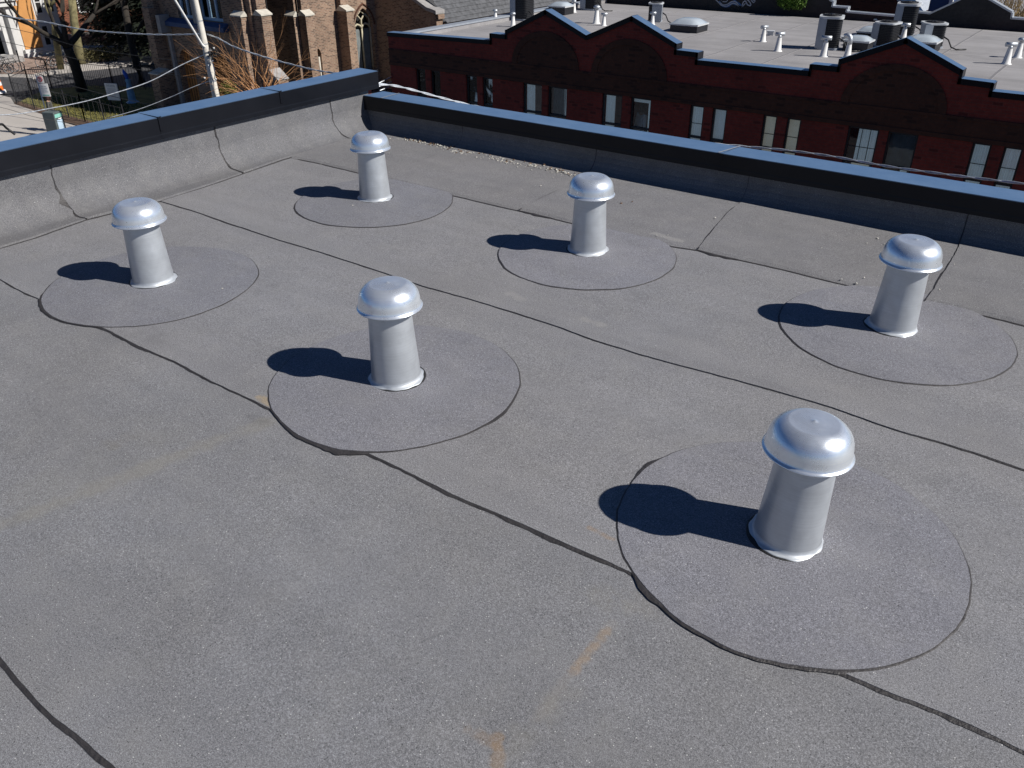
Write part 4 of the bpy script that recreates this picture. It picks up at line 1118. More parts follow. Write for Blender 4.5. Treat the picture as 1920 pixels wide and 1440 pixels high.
t = thing('shed', 'blue painted shed with a white corner post, rising behind the black gabled wall', 'shed')
a = [(-8.188,41.5,-3.011),(-7.437,41.5,-2.965)]; c = [(-8.407,41.5,-1.625),(-7.667,41.5,-1.595)]
b = MB(); b.box((a[0][0], 41.5, -4.2), (a[1][0], 43.2, 0.4)); b.build('wall', 'blue_paint', t)
b = MB(); b.box((a[1][0]-0.0, 41.44, -4.2), (a[1][0]+0.14, 41.6, 0.4)); b.build('corner_post', 'white_paint', t)
b = MB(); b.box((a[0][0]-0.9, 41.2, 0.41), (a[1][0]+0.3, 43.4, 0.6)); b.box((a[0][0]-1.0, 41.45, -1.98), (a[0][0]-0.01, 41.6, -1.86)); b.build('eave', 'dark_metal', t)
t = thing('dry_bush', 'tangle of dry brown weeds at the top right corner of the picture', 'bush')
b = MB()
for k in range(420):
    q = Vector((rnd.uniform(-6.3, -2.0), rnd.uniform(39.5, 44), -3.3))
    h = rnd.uniform(0.5, 1.5); d = Vector((rnd.gauss(0, .4), rnd.gauss(0, .3), 0))
    b.tube([q, q+Vector((0, 0, h*.5))+d*.3, q+Vector((0, 0, h))+d], [0.02, 0.014, 0.006], 3, False)
b.build('stems', 'dry_weeds', t)
# ------------------------------------------------------------------ the church
ch = thing('church', 'old brown brick church with stone-capped buttresses, seen behind the left parapet', 'church')
def cbox(name, mat, a, c, parent=ch, **k):
    b = MB(); b.box(a, c); return b.build(name, mat, parent, **k)
XC1, XC2 = -34.677, -32.49
HT = 0.4
# front wall (faces us, shaded): with doors and the big window
Y0 = 27.0
door1 = [(-39.977,27,-5.113),(-38.359,27,-4.982),(-39.094,27,-7.383),(-40.792,27,-7.573)]
def arch_hole(x0, x1, z0, zs, y, rise=0.75, n=9):
    xm = (x0+x1)/2; w = x1-x0
    pts = [(x0, y, z0), (x1, y, z0)]
    for k in range(n+1):
        a = (PI/3)*k/n
        pts.append((x0+w*math.cos(a), y, zs+w*math.sin(a)*rise/0.866))
    for k in range(1, n+1):
        a = (PI/3)*(1-k/n)
        pts.append((x1-w*math.cos(a), y, zs+w*math.sin(a)*rise/0.866))
    return pts
D1 = (-41.2, -39.9); D2 = (-38.4, -36.9)
W1 = (-40.4, -36.85)
holes = [arch_hole(D1[0], D1[1], GZ+0.02, -6.2, Y0), arch_hole(D2[0], D2[1], GZ+0.02, -6.2, Y0), [(W1[0], Y0, -3.75), (W1[1], Y0, -3.75), (W1[1], Y0, 0.0), (W1[0], Y0, 0.0)]]
b = MB(); b.prism([(-43.5, Y0, GZ), (XC1, Y0, GZ), (XC1, Y0, HT), (-43.5, Y0, HT)], (0, 0.5, 0), holes); b.build('front_wall', 'church_brick', ch)
for x0, x1 in (D1, D2):
    b = MB(); b.box((x0, Y0+0.30, GZ), (x1, Y0+0.36, -4.9)); dr = b.build('door', 'orange_door', ch)
    b = MB()
    for k in range(1, 6): x = lerp(x0, x1, k/6); b.box((x-0.015, Y0+0.285, GZ), (x+0.015, Y0+0.299, -5.4))
    b.build('batten', 'bark', dr)
wn_ = cbox('window', 'pale_blue', (W1[0], Y0+0.15, -3.75), (W1[1], Y0+0.25, -3.62))
for i in range(7):
    x = lerp(W1[0], W1[1]-0.10, i/6)
    cbox('mullion', 'pale_blue', (x, Y0+0.14, -3.62), (x+(0.16 if i in (0, 6) else 0.09), Y0+0.24, 0.0), wn_)
    if i < 6: cbox('pane', 'glass', (x+0.1, Y0+0.20, -3.61), (lerp(W1[0], W1[1]-0.1, (i+1)/6), Y0+0.21, 0.0), wn_)
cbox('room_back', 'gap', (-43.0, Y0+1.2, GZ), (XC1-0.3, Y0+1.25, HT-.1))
b = MB(); b.prism([(-41.2, Y0-0.01, -3.78), (-41.2, Y0-0.35, -3.95), (-41.2, Y0-0.35, -4.15), (-41.2, Y0-0.01, -4.15)], (4.7, 0, 0)); b.build('canopy', 'blue_paint', ch)
cbox('bracket', 'grey_stone', (-41.55, Y0-0.6, -4.5), (-41.25, Y0-0.01, -3.65)); cbox('downpipe', 'grey_stone', (-41.5, Y0-0.18, GZ), (-41.3, Y0-0.02, -4.6)); cbox('downpipe', 'grey_stone', (-38.9, Y0-0.25, -4.9), (-38.55, Y0-0.02, 0.2))
# side and set-back walls
cbox('side_wall', 'church_brick', (XC1-0.5, Y0+0.501, GZ), (XC1, 27.92, HT))
KS = 8.0/7.0
def TFK(v): return (v[0]*KS, v[1]*KS, max(GZ, 1.4+(v[2]-1.4)*KS))
TF[0] = TFK
cbox('tower_front', 'church_brick', (-38.0, 27.95, GZ), (XC2-0.001, 28.4, HT))
TF[0] = None
cbox('west_wall', 'church_brick', (-43.5, Y0+0.501, GZ), (-43.0, 40, HT))
cbox('upper_roof', 'shingle', (-43.5, Y0, HT+0.001), (-36.0, 40, HT+0.3))
TF[0] = TFK
# sunlit tower side with a pointed window and a lancet (plane x = XC2)
def yhole(y0, y1, z0, zs, rise=0.8): return [(XC2, p[0], p[2]) for p in arch_hole(y0, y1, z0, zs, 0, rise)]
wy = [(0, 31.52, 0), (0, 32.70, 0)]
lz = [(0, 28.72, 0)]
hw = yhole(wy[0][1], wy[1][1]+0.05, -6.30, -4.12, 0.66)
hl = yhole(lz[0][1]+0.05, lz[0][1]+0.36, -6.9, -5.1, 0.95)
b = MB(); b.prism([(XC2, 27.95, GZ), (XC2, 32.98, GZ), (XC2, 32.98, HT), (XC2, 27.95, HT)], (-0.45, 0, 0), [hw, hl]); b.build('tower_wall', 'church_brick', ch)
y0, y1 = wy[0][1], wy[1][1]+0.05; ym = (y0+y1)/2; w_ = y1-y0
win = cbox('pointed_window', 'gap', (XC2-0.44, y0-0.05, -7.0), (XC2-0.38, y1+0.05, -3.0))
cbox('panel', 'grey_blind', (XC2-0.37, y0, -6.30), (XC2-0.30, ym-0.05, -4.30), win); cbox('panel', 'grey_blind', (XC2-0.37, ym+0.05, -6.30), (XC2-0.30, y1, -4.30), win)
b = MB()
X = XC2-0.20
for yy in (y0+0.03, ym, y1-0.03): b.tube([(X, yy, -6.30), (X, yy, -4.25)], 0.045, 6)
for (ya, yb) in ((y0+0.04, ym), (ym, y1-0.04)):
    m_ = (ya+yb)/2; h = 0.22
    b.tube([(X, ya, -4.25), (X, lerp(ya, yb, .15), -4.13), (X, m_, -4.05), (X, lerp(ya, yb, .85), -4.13), (X, yb, -4.25)], 0.05, 6)
    b.tube([(X, ya, -4.25), (X, ya+0.02, -3.85), (X, m_, -3.60), (X, yb-0.02, -3.85), (X, yb, -4.25)], 0.045, 6)
b.tube([(X, y0+0.05, -3.85), (X, ym, -3.45), (X, y1-0.05, -3.85)], 0.04, 6)
b.build('tracery', 'tracery', win)
b = MB(); b.box((XC2-0.3, y0-0.05, -6.45), (XC2+0.06, y1+0.05, -6.301)); b.build('sill', 'stone', win)
b = MB(); hh = yhole(y0-0.12, y1+0.12, -4.13, -4.12, 0.68)
hh = hh[2:]
b.tube([(XC2+0.005, p[1], p[2]) for p in hh], 0.055, 4, True, False); b.build('hood_mould', 'brown_brick', win)
lw = cbox('lancet', 'gap', (XC2-0.44, lz[0][1], -7.0), (XC2-0.40, lz[0][1]+0.5, -5.0))
b = MB(); b.tube([(XC2-0.08, lz[0][1]+0.26, -6.9), (XC2-0.08, lz[0][1]+0.26, -5.2)], 0.05, 6); b.build('jamb', 'stone', lw)
TF[0] = None
# buttresses with sloping stone caps
def butt(kind, x0, x1, y0, y1, zc, upper, cap2=None):
    """kind 'y' projects towards us, 'x' projects to the right; zc: underside of the cap"""
    b = MB(); b.box((x0, y0, GZ), (x1, y1, zc)); o = b.build('buttress', 'church_brick', ch)
    c = MB(); h = 0.24; e = 0.05
    if kind == 'x':
        c.add([(x1+e, y0-e, zc), (x1+e, y1+e, zc), (x0+upper, y1+e, zc+h), (x0+upper, y0-e, zc+h), (x0, y0-e, zc), (x0, y1+e, zc), (x1+e, y0-e, zc+.06), (x1+e, y1+e, zc+.06)],
              [(6, 7, 2, 3), (0, 1, 7, 6), (0, 6, 3, 4), (1, 5, 2, 7), (0, 4, 5, 1)])
        if upper > 0: b = MB(); b.box((x0, y0+0.06, zc+0.001), (x0+upper-0.001, y1-0.06, HT)); b.build('upper_shaft', 'church_brick', o)
    else:
        c.add([(x0-e, y0-e, zc), (x1+e, y0-e, zc), (x1+e, y1-upper, zc+h), (x0-e, y1-upper, zc+h), (x0-e, y1, zc), (x1+e, y1, zc), (x0-e, y0-e, zc+.06), (x1+e, y0-e, zc+.06)],
              [(6, 7, 2, 3), (0, 1, 7, 6), (1, 5, 2, 7), (0, 6, 3, 4), (0, 4, 5, 1)])
        if upper > 0: b = MB(); b.box((x0+0.06, y1-upper+0.001, zc+0.001), (x1-0.06, y1, HT)); b.build('upper_shaft', 'church_brick', o)
    c.build('cap', 'stone', o)
butt('y', -42.6, -41.9, 26.05, 26.99, -6.55, 0.3); 
b = MB(); b.box((-42.55, 26.35, -6.0), (-41.95, 26.99, -3.35)); o = b.build('buttress', 'church_brick', ch)
butt('y', -35.64, -34.962, 26.61, 26.99, -3.36, 0.17)
butt('x', -34.676, -34.078, 27.10, 27.676, -3.30, 0.28)
TF[0] = TFK
butt('y', -33.06, -32.52, 27.69, 27.94, -3.30, 0.12)
butt('x', -32.489, -32.02, 27.96, 28.445, -3.26, 0.2)
butt('x', -32.489, -31.785, 30.33, 30.79, -3.26, 0.3)
TF[0] = None
b = MB(); b.box((-34.07, 27.08, GZ), (-33.5, 27.70, -6.1)); o = b.build('buttress_foot', 'church_brick', ch)
c = MB(); c.add([(-33.45, 27.05, -6.1), (-33.45, 27.73, -6.1), (-34.05, 27.73, -5.65), (-34.05, 27.05, -5.65), (-34.07, 27.05, -6.1), (-34.07, 27.73, -6.1)], [(0, 1, 2, 3), (0, 3, 4), (1, 5, 2)]); c.build('cap', 'grey_stone', o)
TF[0] = TFK
# nave gable end (shaded, faces us) with stone coping, and the shingle roof behind
YG = 32.976
kn = [(-28.408,32.976,-3.549),(-28.792,32.976,-3.241),(-29.992,32.976,-2.787)]
zk = kn[0][2]
g = [(XC2+0.001, YG, GZ), (kn[0][0], YG, GZ), (kn[0][0], YG, zk), (kn[1][0], YG, kn[1][2]), (kn[2][0], YG, kn[2][2]), (kn[2][0]-6, YG, kn[2][2]+5.5), (XC2+0.001, YG, kn[2][2]+5.5)]
b = MB(); b.prism(g, (0, 0.5, 0)); b.build('gable_wall', 'church_brick', ch)
b = MB()
pts = [Vector(kn[2])+Vector((-6, 0, 5.6)), Vector(kn[2])+Vector((0, 0, 0.05)), Vector(kn[1])+Vector((-0.15, 0, 0.0)), Vector(kn[1])+Vector((0.15, 0, -0.05)), Vector((kn[0][0]+0.05, YG, kn[1][2]-0.12))]
vs = []
for p in pts: vs += [p+Vector((0, -0.08, 0.10)), p+Vector((0, 0.58, 0.10)), p+Vector((0, 0.58, -0.06)), p+Vector((0, -0.08, -0.06))]
b.add(vs, [(4*i+j, 4*i+4+j, 4*i+4+(j+1) % 4, 4*i+(j+1) % 4) for i in range(4) for j in range(4)]+[(16, 17, 18, 19)])
b.build('gable_coping', 'grey_stone', ch)
b = MB(); b.box((kn[0][0]+0.001, YG+0.02, zk-0.1), (kn[0][0]+0.12, YG+0.48, kn[1][2]-0.2)); b.build('kneeler', 'church_brick', ch)
# shingle courses: real overlapping rows
b = MB(); ex, ez = kn[0][0]+0.25, zk-0.30
sl = Vector((-0.66, 0, 0.75)); n = 46; cw = 0.24
for i in range(n):
    p = Vector((ex, 0, ez))+sl*(cw*i); q = p+sl*(cw*1.2)+Vector((0.75, 0, 0.66))*-0.012
    y = YG+0.5
    x0_ = p+Vector((0.75, 0, 0.66))*0.016
    b.add([(x0_.x, y, x0_.z), (x0_.x, 52, x0_.z), (q.x, 52, q.z), (q.x, y, q.z), (p.x, y, p.z), (p.x, 52, p.z)], [(0, 1, 2, 3), (4, 5, 1, 0)])
o = b.build('shingle_rows', 'shingle', ch, recalc=False); o['kind'] = 'stuff'
cbox('valley', 'dark_metal', (ex-5.2, 39.6, ez+0.02), (ex+0.02, 39.8, ez+0.1))
cbox('nave_wall', 'church_brick', (ex-0.5, YG+0.51, GZ), (ex-0.15, 52, ez))

TF[0] = None
# ------------------------------------------------------------------ orange and white house across the lane
XH = -66.0
hs = thing('house', 'white and orange rendered house with an arched porch and columns, far left', 'house')
def hbox(name, mat, y0, y1, z0, z1, d0=0.0, d1=0.3, parent=hs):
    b = MB(); b.box((XH-0.001-d0, y0, z0), (XH+d1, y1, z1)); return b.build(name, mat, parent)
hp = [(-66,29.122,-8.261),(-66,30.764,-8.476),(-66,33.411,-8.299),(-66,34.052,-8.228),(-66,31.241,-4.811),(-66,30.77,-7.825),(-66,32.516,-7.892),(-66,32.479,-4.741),(-66,30.316,-8.056),(-66,30.866,-5.295)]
yA, yB, yC, yD = hp[0][1], hp[1][1], hp[2][1], hp[3][1]
H2 = 1.5
holes = [[(XH, p[0], p[2]) for p in arch_hole(26.4, 29.75, GZ+0.45, -6.5, 0, 0.36)]]
w1 = [(-66,32.127,-7.992),(-66,32.679,-8.023),(-66,32.479,-4.741),(-66,32.857,-4.772),(-66,32.431,-5.156),(-66,32.81,-5.189)]
b = MB(); b.prism([(XH, 20, GZ), (XH, 34.1, GZ), (XH, 34.1, 2.0), (XH, 20, 2.0)], (-0.35, 0, 0), holes); b.build('wall', 'white_render', hs)
cbox('porch_dark', 'gap', (XH-1.6, 20, GZ), (XH-1.5, 34.0, 2.0), hs)
hbox('plinth', 'white_render', 30.66, 34.3, GZ, -8.1, 0, 0.5)
hbox('plinth', 'white_render', 30.9, 34.15, -8.099, -7.9, 0, 0.25)
hbox('orange_panel', 'orange_render', 31.05, 32.35, -7.88, 0.2, 0, 0.06)
hbox('quoin_column', 'white_render', 30.25, 30.65, GZ, -4.95, 0, 0.45)
hbox('porch_column', 'white_render', 29.76, 30.02, GZ, -4.95, 0, 0.2)
hbox('porch_beam', 'white_render', 22.0, 31.0, -4.94, -4.6, 0, 0.7)
hbox('porch_beam', 'white_render', 22.0, 31.1, -4.599, -4.5, 0, 0.85)
b = MB(); ah = arch_hole(26.4, 29.75, GZ+0.45, -6.5, 0, 0.36)[2:]; b.tube([(XH+0.02, p[0], p[2]) for p in ah], 0.11, 6); b.build('arch_band', 'white_render', hs)
for (y0, y1, z0, z1) in ((32.60, 32.95, -7.75, -6.5), (32.60, 32.95, -5.6, -4.2), (33.45, 33.8, -7.75, -6.5), (33.45, 33.8, -5.6, -4.2)):
    w = hbox('window', 'white_render', y0-0.12, y1+0.12, z0-0.15, z1+0.15, 0, 0.10)
    hbox('pane', 'gap', y0, y1, z0, z1, 0, 0.104, w); hbox('sash_bar', 'white_render', y0, y1, (z0+z1)/2-.03, (z0+z1)/2+.03, 0, 0.115, w)
b = MB(); b.box((XH-3.0, 30.2, GZ), (XH-2.5, 30.8, GZ+0.1)); b.build('step', 'grey_stone', hs)
b = MB(); b.box((XH, 22.0, GZ), (XH+1.9, 29.9, GZ+0.45)); b.build('porch_step', 'grey_stone', hs)
# brick houses behind the trees
h2 = thing('house', 'brick house half hidden behind the dark evergreen, left of the church', 'house')
b = MB(); b.box((-84, 36, GZ), (-76, 48, 1.5)); b.build('wall', 'house_brick', h2)
for k in range(3):
    b = MB(); y = 37.5+k*3.6; b.box((-76.0, y, -7), (-75.9, y+1.4, -4.3)); w = b.build('window', 'white_paint', h2); b = MB(); b.box((-75.9, y+.12, -6.9), (-75.88, y+1.28, -4.4)); b.build('pane', 'gap', w)
b = MB(); b.prism([(-84.5, 35.6, 1.5), (-75.5, 35.6, 1.5), (-80, 35.6, 5)], (0, 12.8, 0)); b.build('roof', 'shingle', h2)
h3 = thing('house', 'red brick house with white trim behind the bare trees, right of the orange house', 'house')
b = MB(); b.box((-95, 50, GZ), (-72, 62, 2.5)); b.build('wall', 'house_brick', h3)
for k in range(5):
    b = MB(); x = -93+k*4.2; b.box((x, 49.9, -7), (x+1.5, 50.0, -4.2)); w = b.build('window', 'white_paint', h3); b = MB(); b.box((x+.12, 49.88, -6.9), (x+1.38, 49.9, -4.3)); b.build('pane', 'gap', w)
b = MB(); b.prism([(-95.5, 49.6, 2.5), (-71.5, 49.6, 2.5), (-71.5, 56, 6.5), (-95.5, 56, 6.5)], (0, 0.2, 0)); b.build('roof', 'shingle', h3)

# ------------------------------------------------------------------ trees
def grow(b, p, d, r, L, lv, seed, spread=0.55, up_=0.15, taper=0.62, segs=4):
    pts = [Vector(p)]; rads = [r]
    d = Vector(d).normalized()
    for i in range(segs):
        d = (d+Vector((seed.gauss(0, .13), seed.gauss(0, .13), seed.gauss(0, .07)+up_*0.15))).normalized()
        pts.append(pts[-1]+d*(L/segs)); rads.append(r*(1-(1-taper)*(i+1)/segs))
    b.tube(pts, rads, 7 if r > 0.05 else (5 if r > .02 else 3), r > 0.03)
    if lv > 0:
        nb = seed.choice((2, 3)) if lv > 1 else 3
        for k in range(nb):
            i = segs-(k % 2)*seed.choice((0, 1, 2)); q = pts[i]
            ax = Vector((seed.gauss(0, 1), seed.gauss(0, 1), seed.gauss(0, 1)))
            ax = (ax-d*ax.dot(d)).normalized()
            nd = (d*math.cos(spread)+ax*math.sin(spread)*seed.uniform(.7, 1.3)+Vector((0, 0, up_))).normalized()
            grow(b, q, nd, rads[i]*0.68, L*seed.uniform(.62, .88), lv-1, seed, spread, up_, taper, segs)
def bare_tree(loc, path, rads, forks, label, seed, lv=3, mat='bark', L=2.6):
    t = thing('bare_tree', label, 'tree', loc)
    b = MB(); P_ = [Vector(p)-Vector(loc) for p in path]; b.tube(P_, rads, 10); b.build('trunk', mat, t)
    b = MB(); s = random.Random(seed)
    for (i, d, r) in forks: grow(b, P_[i], d, r, L, lv, s, 0.5, 0.12)
    b.build('branches', mat, t)
q = [(-51.048,26.615,-8.411),(-50.391,26.264,-7.386),(-50.093,26.023,-6.505),(-49.781,25.746,-5.757)]
bare_tree((q[0][0], q[0][1], GZ), [(q[0][0], q[0][1], GZ), q[1], q[2], q[3]], [0.33, 0.28, 0.26, 0.25],
          [(3, Vector([(-49.712,24.99,-4.94)][0])-Vector(q[3]), 0.15), (3, Vector([(-49.531,24.504,-3.746)][0])-Vector([(-49.596,25.124,-5.305)][0]), 0.12), (3, (0.1, 0, 1), 0.17), (3, Vector([(-49.751,27.231,-4.285)][0])-Vector(q[3]), 0.18)],
          'dark forked bare tree in front of the orange house', 5, 4)
q = [(-50.439,30.198,-8.405),(-50.077,29.925,-7.42),(-50.239,29.946,-6.363),(-50.35,30.043,-5.18),(-50.408,30.177,-4.02)]
bare_tree((q[0][0], q[0][1], GZ), [(q[0][0], q[0][1], GZ), q[1], q[2], q[3], q[4]], [0.27, 0.23, 0.21, 0.20, 0.17],
          [(2, (0.3, 0.2, .6), 0.1), (3, (-.5, 0, .7), 0.12), (4, (0, .2, 1), 0.15), (4, (.6, .1, .7), 0.12)],
          'dark straight-trunked tree between the lane and the church front', 9, 3)
q = [(-59.946,31.662,-8.408),(-60.058,31.84,-7.053),(-60.129,32.031,-5.722),(-60.145,32.264,-4.415)]
bare_tree((q[0][0], q[0][1], GZ), [(q[0][0], q[0][1], GZ), q[1], q[2], q[3]], [0.33, 0.28, 0.26, 0.24],
          [(2, (-.3, .4, .9), 0.14), (3, (.3, .2, .8), 0.16), (3, (-.4, .1, .8), 0.14)], 'sunlit mossy-barked tree behind the dark forked tree', 12, 3, 'olive_bark')
q = [(-59.236,29.811,-8.159),(-57.589,29.241,-5.912),(-56.83,28.853,-4.418),(-56.877,28.953,-3.366)]
bare_tree((q[0][0], q[0][1], GZ), [(q[0][0], q[0][1], GZ), q[1], q[2], q[3]], [0.22, 0.20, 0.19, 0.17],
          [(2, (.4, .4, .7), 0.12), (3, (.3, .2, .9), 0.14)], 'sunlit mossy trunk against the white house windows', 21, 3, 'olive_bark')
# evergreen
def evergreen(c, h, r, label, n, z0=1.5):
    t = thing('evergreen_tree', label, 'tree', (c[0], c[1], GZ))
    b = MB(); b.tube([(0, 0, 0), (0, 0, h*.95)], [0.28, 0.04], 8); b.build('trunk', 'bark', t)
    b = MB()
    for k in range(n):
        f = rnd.random()**0.8; z = z0+(h-z0)*f; rr_ = r*(1-f)**0.75*(0.75+0.35*math.sin(z*4.5))
        a = rnd.uniform(0, 2*PI); q_ = rr_*rnd.random()**0.45
        p = Vector((q_*math.cos(a), q_*math.sin(a), z-q_*0.25+rnd.gauss(0, .1)))
        d = Vector((math.cos(a), math.sin(a), -0.35+rnd.gauss(0, .25))).normalized()*rnd.uniform(.22, .5)
        s_ = d.cross(Vector((0, 0, 1))).normalized()*0.09
        b.add([p-s_, p+d*.5-s_*1.2+Vector((0, 0, .02)), p+d, p+d*.5+s_*1.2, p+s_], [(0, 1, 2, 3, 4)])
    b.build('crown', 'evergreen', t, recalc=False)
evergreen((-62.0, 36.6), 12, 3.6, 'large black-green evergreen rising left of the church', 17000, 0.9)
evergreen((-56.5, 35.8), 11, 3.0, 'dark evergreen with sunlit gaps, just left of the church corner', 10000, 1.2)
evergreen((-69.0, 39.5), 12, 3.6, 'dark evergreen behind the mossy-barked tree, right of the orange house', 10000, 0.8)
# orange-tan bare shrub in front of the church
t = thing('bare_shrub', 'large leafless tan-orange shrub in front of the church buttresses', 'shrub')
o_ = Vector([(-31.741,24.813,-6.204)][0]); o_.z -= 0.3
s = random.Random(4); b = MB()
for k in range(34):
    a = s.uniform(0, 2*PI); tl = s.uniform(0.15, 1.0)
    d = Vector((math.cos(a)*tl, math.sin(a)*tl, s.uniform(.7, 1.3))).normalized()
    if s.random() < .55: d = (d+Vector((-.9, -.35, -0.35))).normalized()
    grow(b, o_+Vector((s.gauss(0, .25), s.gauss(0, .25), 0)), d, 0.034, s.uniform(1.0, 1.8), 2, s, 0.5, 0.02, 0.5, 4)
b.build('stems', 'twig', t)
t = thing('green_shrub', 'small yellow-green shrub at the foot of the leafless shrub', 'shrub')
b = MB(); c_ = [(-35.47,25.651,-6.609)][0]; leaf_cloud(b, c_, (0.5, 0.4, 0.55), 700, 0.05); b.build('leaves', 'shrub', t, recalc=False)
b = MB(); b.tube([(c_[0], c_[1], GZ), c_], 0.03, 5); b.build('stem', 'bark', t)
t = thing('hedge', 'low brown-green hedge along the pavement across the lane', 'hedge')
b = MB()
hq = [(-60.083,32.113,-8.2),(-59.192,33.79,-8.2)]
for k in range(9):
    x, y = lerp(hq[0][0], hq[1][0], k/8), lerp(hq[0][1], hq[1][1], k/8)
    leaf_cloud(b, (x, y, GZ+0.55), (0.75, 0.6, 0.5), 240, 0.07)
b.build('leaves', 'hedge', t, recalc=False)

# ------------------------------------------------------------------ iron fence round the lawn
def fence(pts, label, seg=2.1, h=1.5, gap=0.16):
    t = thing('iron_fence', label, 'fence')
    for a, c in zip(pts[:-1], pts[1:]):
        a, c = Vector((a[0], a[1], GZ+.08)), Vector((c[0], c[1], GZ+.08)); L = (c-a).length
        nseg = max(1, round(L/seg)); d = (c-a).normalized()
        b = MB()
        for z in (0.2, h-0.12): b.tube([a+Vector((0, 0, z)), c+Vector((0, 0, z))], 0.016, 4)
        b.build('rail', 'dark_metal', t)
        for k in range(nseg+1):
            p = a+d*(L*k/nseg); b = MB(); b.box((p.x-.024, p.y-.024, GZ), (p.x+.024, p.y+.024, GZ+h+.15)); b.build('post', 'dark_metal', t)
        b = MB(); n = int(L/gap)
        for k in range(n):
            p = a+d*((k+.5)*L/n); b.box((p.x-.008, p.y-.008, GZ+.1), (p.x+.008, p.y+.008, GZ+h))
        o = b.build('pickets', 'dark_metal', t); o['kind'] = 'stuff'
f1 = [(-53.226,25.959,-8.42),(-51.861,27.286,-8.42),(-49.465,27.751,-8.42),(-46.965,30.232,-8.42)]
fence(f1, 'black iron picket fence on the lane side of the lawn, behind the blue statue')
f2 = [(-53.226,25.959,-8.42),(-52.359,24.27,-8.42),(-50.861,22.641,-8.42)]
fence(f2, 'short end run of black iron fence where the lawn narrows at the left')
f3 = [(-50.577,22.498,-8.42),(-46.526,22.385,-8.42),(-43.348,22.352,-8.42),(-39.264,22.188,-8.42)]
fence(f3, 'black iron fence along the pavement side of the sunlit lawn', 1.9, 1.3, 0.5)

# ------------------------------------------------------------------ street things on the pavement
def human(name, label, loc, rz, scale=1.0, sit=False, top='coat', arm=0.0):
    t = thing(name, label, 'person', loc, rz)
    V = {'pel': (0, 0, .95, .15), 'wa': (0, 0, 1.12, .135), 'ch': (0, 0, 1.34, .165), 'nk': (0, 0, 1.50, .06), 'hd': (0, .01, 1.62, .095), 'ht': (0, 0, 1.72, .07),
         'sl': (-.18, 0, 1.42, .065), 'el': (-.25, .02, 1.14, .045), 'wl': (-.24, .12+arm, .92, .032), 'pl': (-.24, .16+arm, .84, .03),
         'sr': (.18, 0, 1.42, .065), 'er': (.25, .02, 1.14, .045), 'wr': (.24, .12, .92, .032), 'pr': (.24, .16, .84, .03),
         'hl': (-.1, 0, .88, .1), 'kl': (-.11, .03, .48, .068), 'al': (-.11, 0, .08, .045), 'tl': (-.12, .16, .04, .035),
         'hr': (.1, 0, .88, .1), 'kr': (.11, .05, .48, .068), 'ar': (.11, -.05, .08, .045), 'tr': (.12, .11, .04, .035)}
    E_ = [('pel', 'wa'), ('wa', 'ch'), ('ch', 'nk'), ('nk', 'hd'), ('hd', 'ht'), ('ch', 'sl'), ('sl', 'el'), ('el', 'wl'), ('wl', 'pl'), ('ch', 'sr'), ('sr', 'er'), ('er', 'wr'), ('wr', 'pr'),
          ('pel', 'hl'), ('hl', 'kl'), ('kl', 'al'), ('al', 'tl'), ('pel', 'hr'), ('hr', 'kr'), ('kr', 'ar'), ('ar', 'tr')]
    def skin(nm, keys, grow_, mat, root):
        ks = [k for k in V if k in keys]; ix = {k: i for i, k in enumerate(ks)}
        me = bpy.data.meshes.new(nm); me.from_pydata([V[k][:3] for k in ks], [(ix[a], ix[c]) for a, c in E_ if a in ix and c in ix], [])
        o = bpy.data.objects.new(nm, me); COL.objects.link(o); o.parent = t
        me.materials.append(M[mat]); m_ = o.modifiers.new('skin', 'SKIN')
        for k in ks:
            sv = me.skin_vertices[0].data[ix[k]]; sv.radius = (V[k][3]*grow_, V[k][3]*grow_*0.85)
        me.skin_vertices[0].data[ix[root]].use_root = True
        s_ = o.modifiers.new('sub', 'SUBSURF'); s_.levels = 1; s_.render_levels = 2
        return o
    skin('body', V.keys(), 1.0, 'skin', 'pel')
    skin('jacket', ('pel', 'wa', 'ch', 'sl', 'el', 'wl', 'sr', 'er', 'wr', 'hl', 'hr'), 1.32, top, 'pel')
    skin('trousers', ('pel', 'hl', 'kl', 'al', 'hr', 'kr', 'ar'), 1.14, 'jeans', 'pel')
    b = MB(); b.lathe([(0.0, 1.80), (0.07, 1.785), (0.108, 1.73), (0.118, 1.66), (0.11, 1.57), (0.095, 1.52)], n=16)
    vs = b.v; b.v = [(x, y-0.03, z) for x, y, z in vs]; b.build('hair', 'hair', t)
    b = MB()
    for sx in (-1, 1): b.tube([(sx*.11, -.06, .03), (sx*.115, .06, .04), (sx*.12, .17, .03)], [.05, .05, .04], 8)
    b.build('shoes', 'black_ink', t)
    t.scale = (scale, scale, scale)
    return t
pq = [(-42.504,20.368,-8.4)][0]
human('person', 'person with dark brown hair and a grey coat standing behind the street cabinet', (pq[0], pq[1], GZ+.1), 2.4, 0.98)
hw_ = WX[7]
human('person', 'person in a white shirt seen through the dark right-hand window below the second gable', ((hw_[0]+hw_[1])/2-0.22, YF+0.55, WZ-1.90), 2.6, 0.92, top='white_shirt')

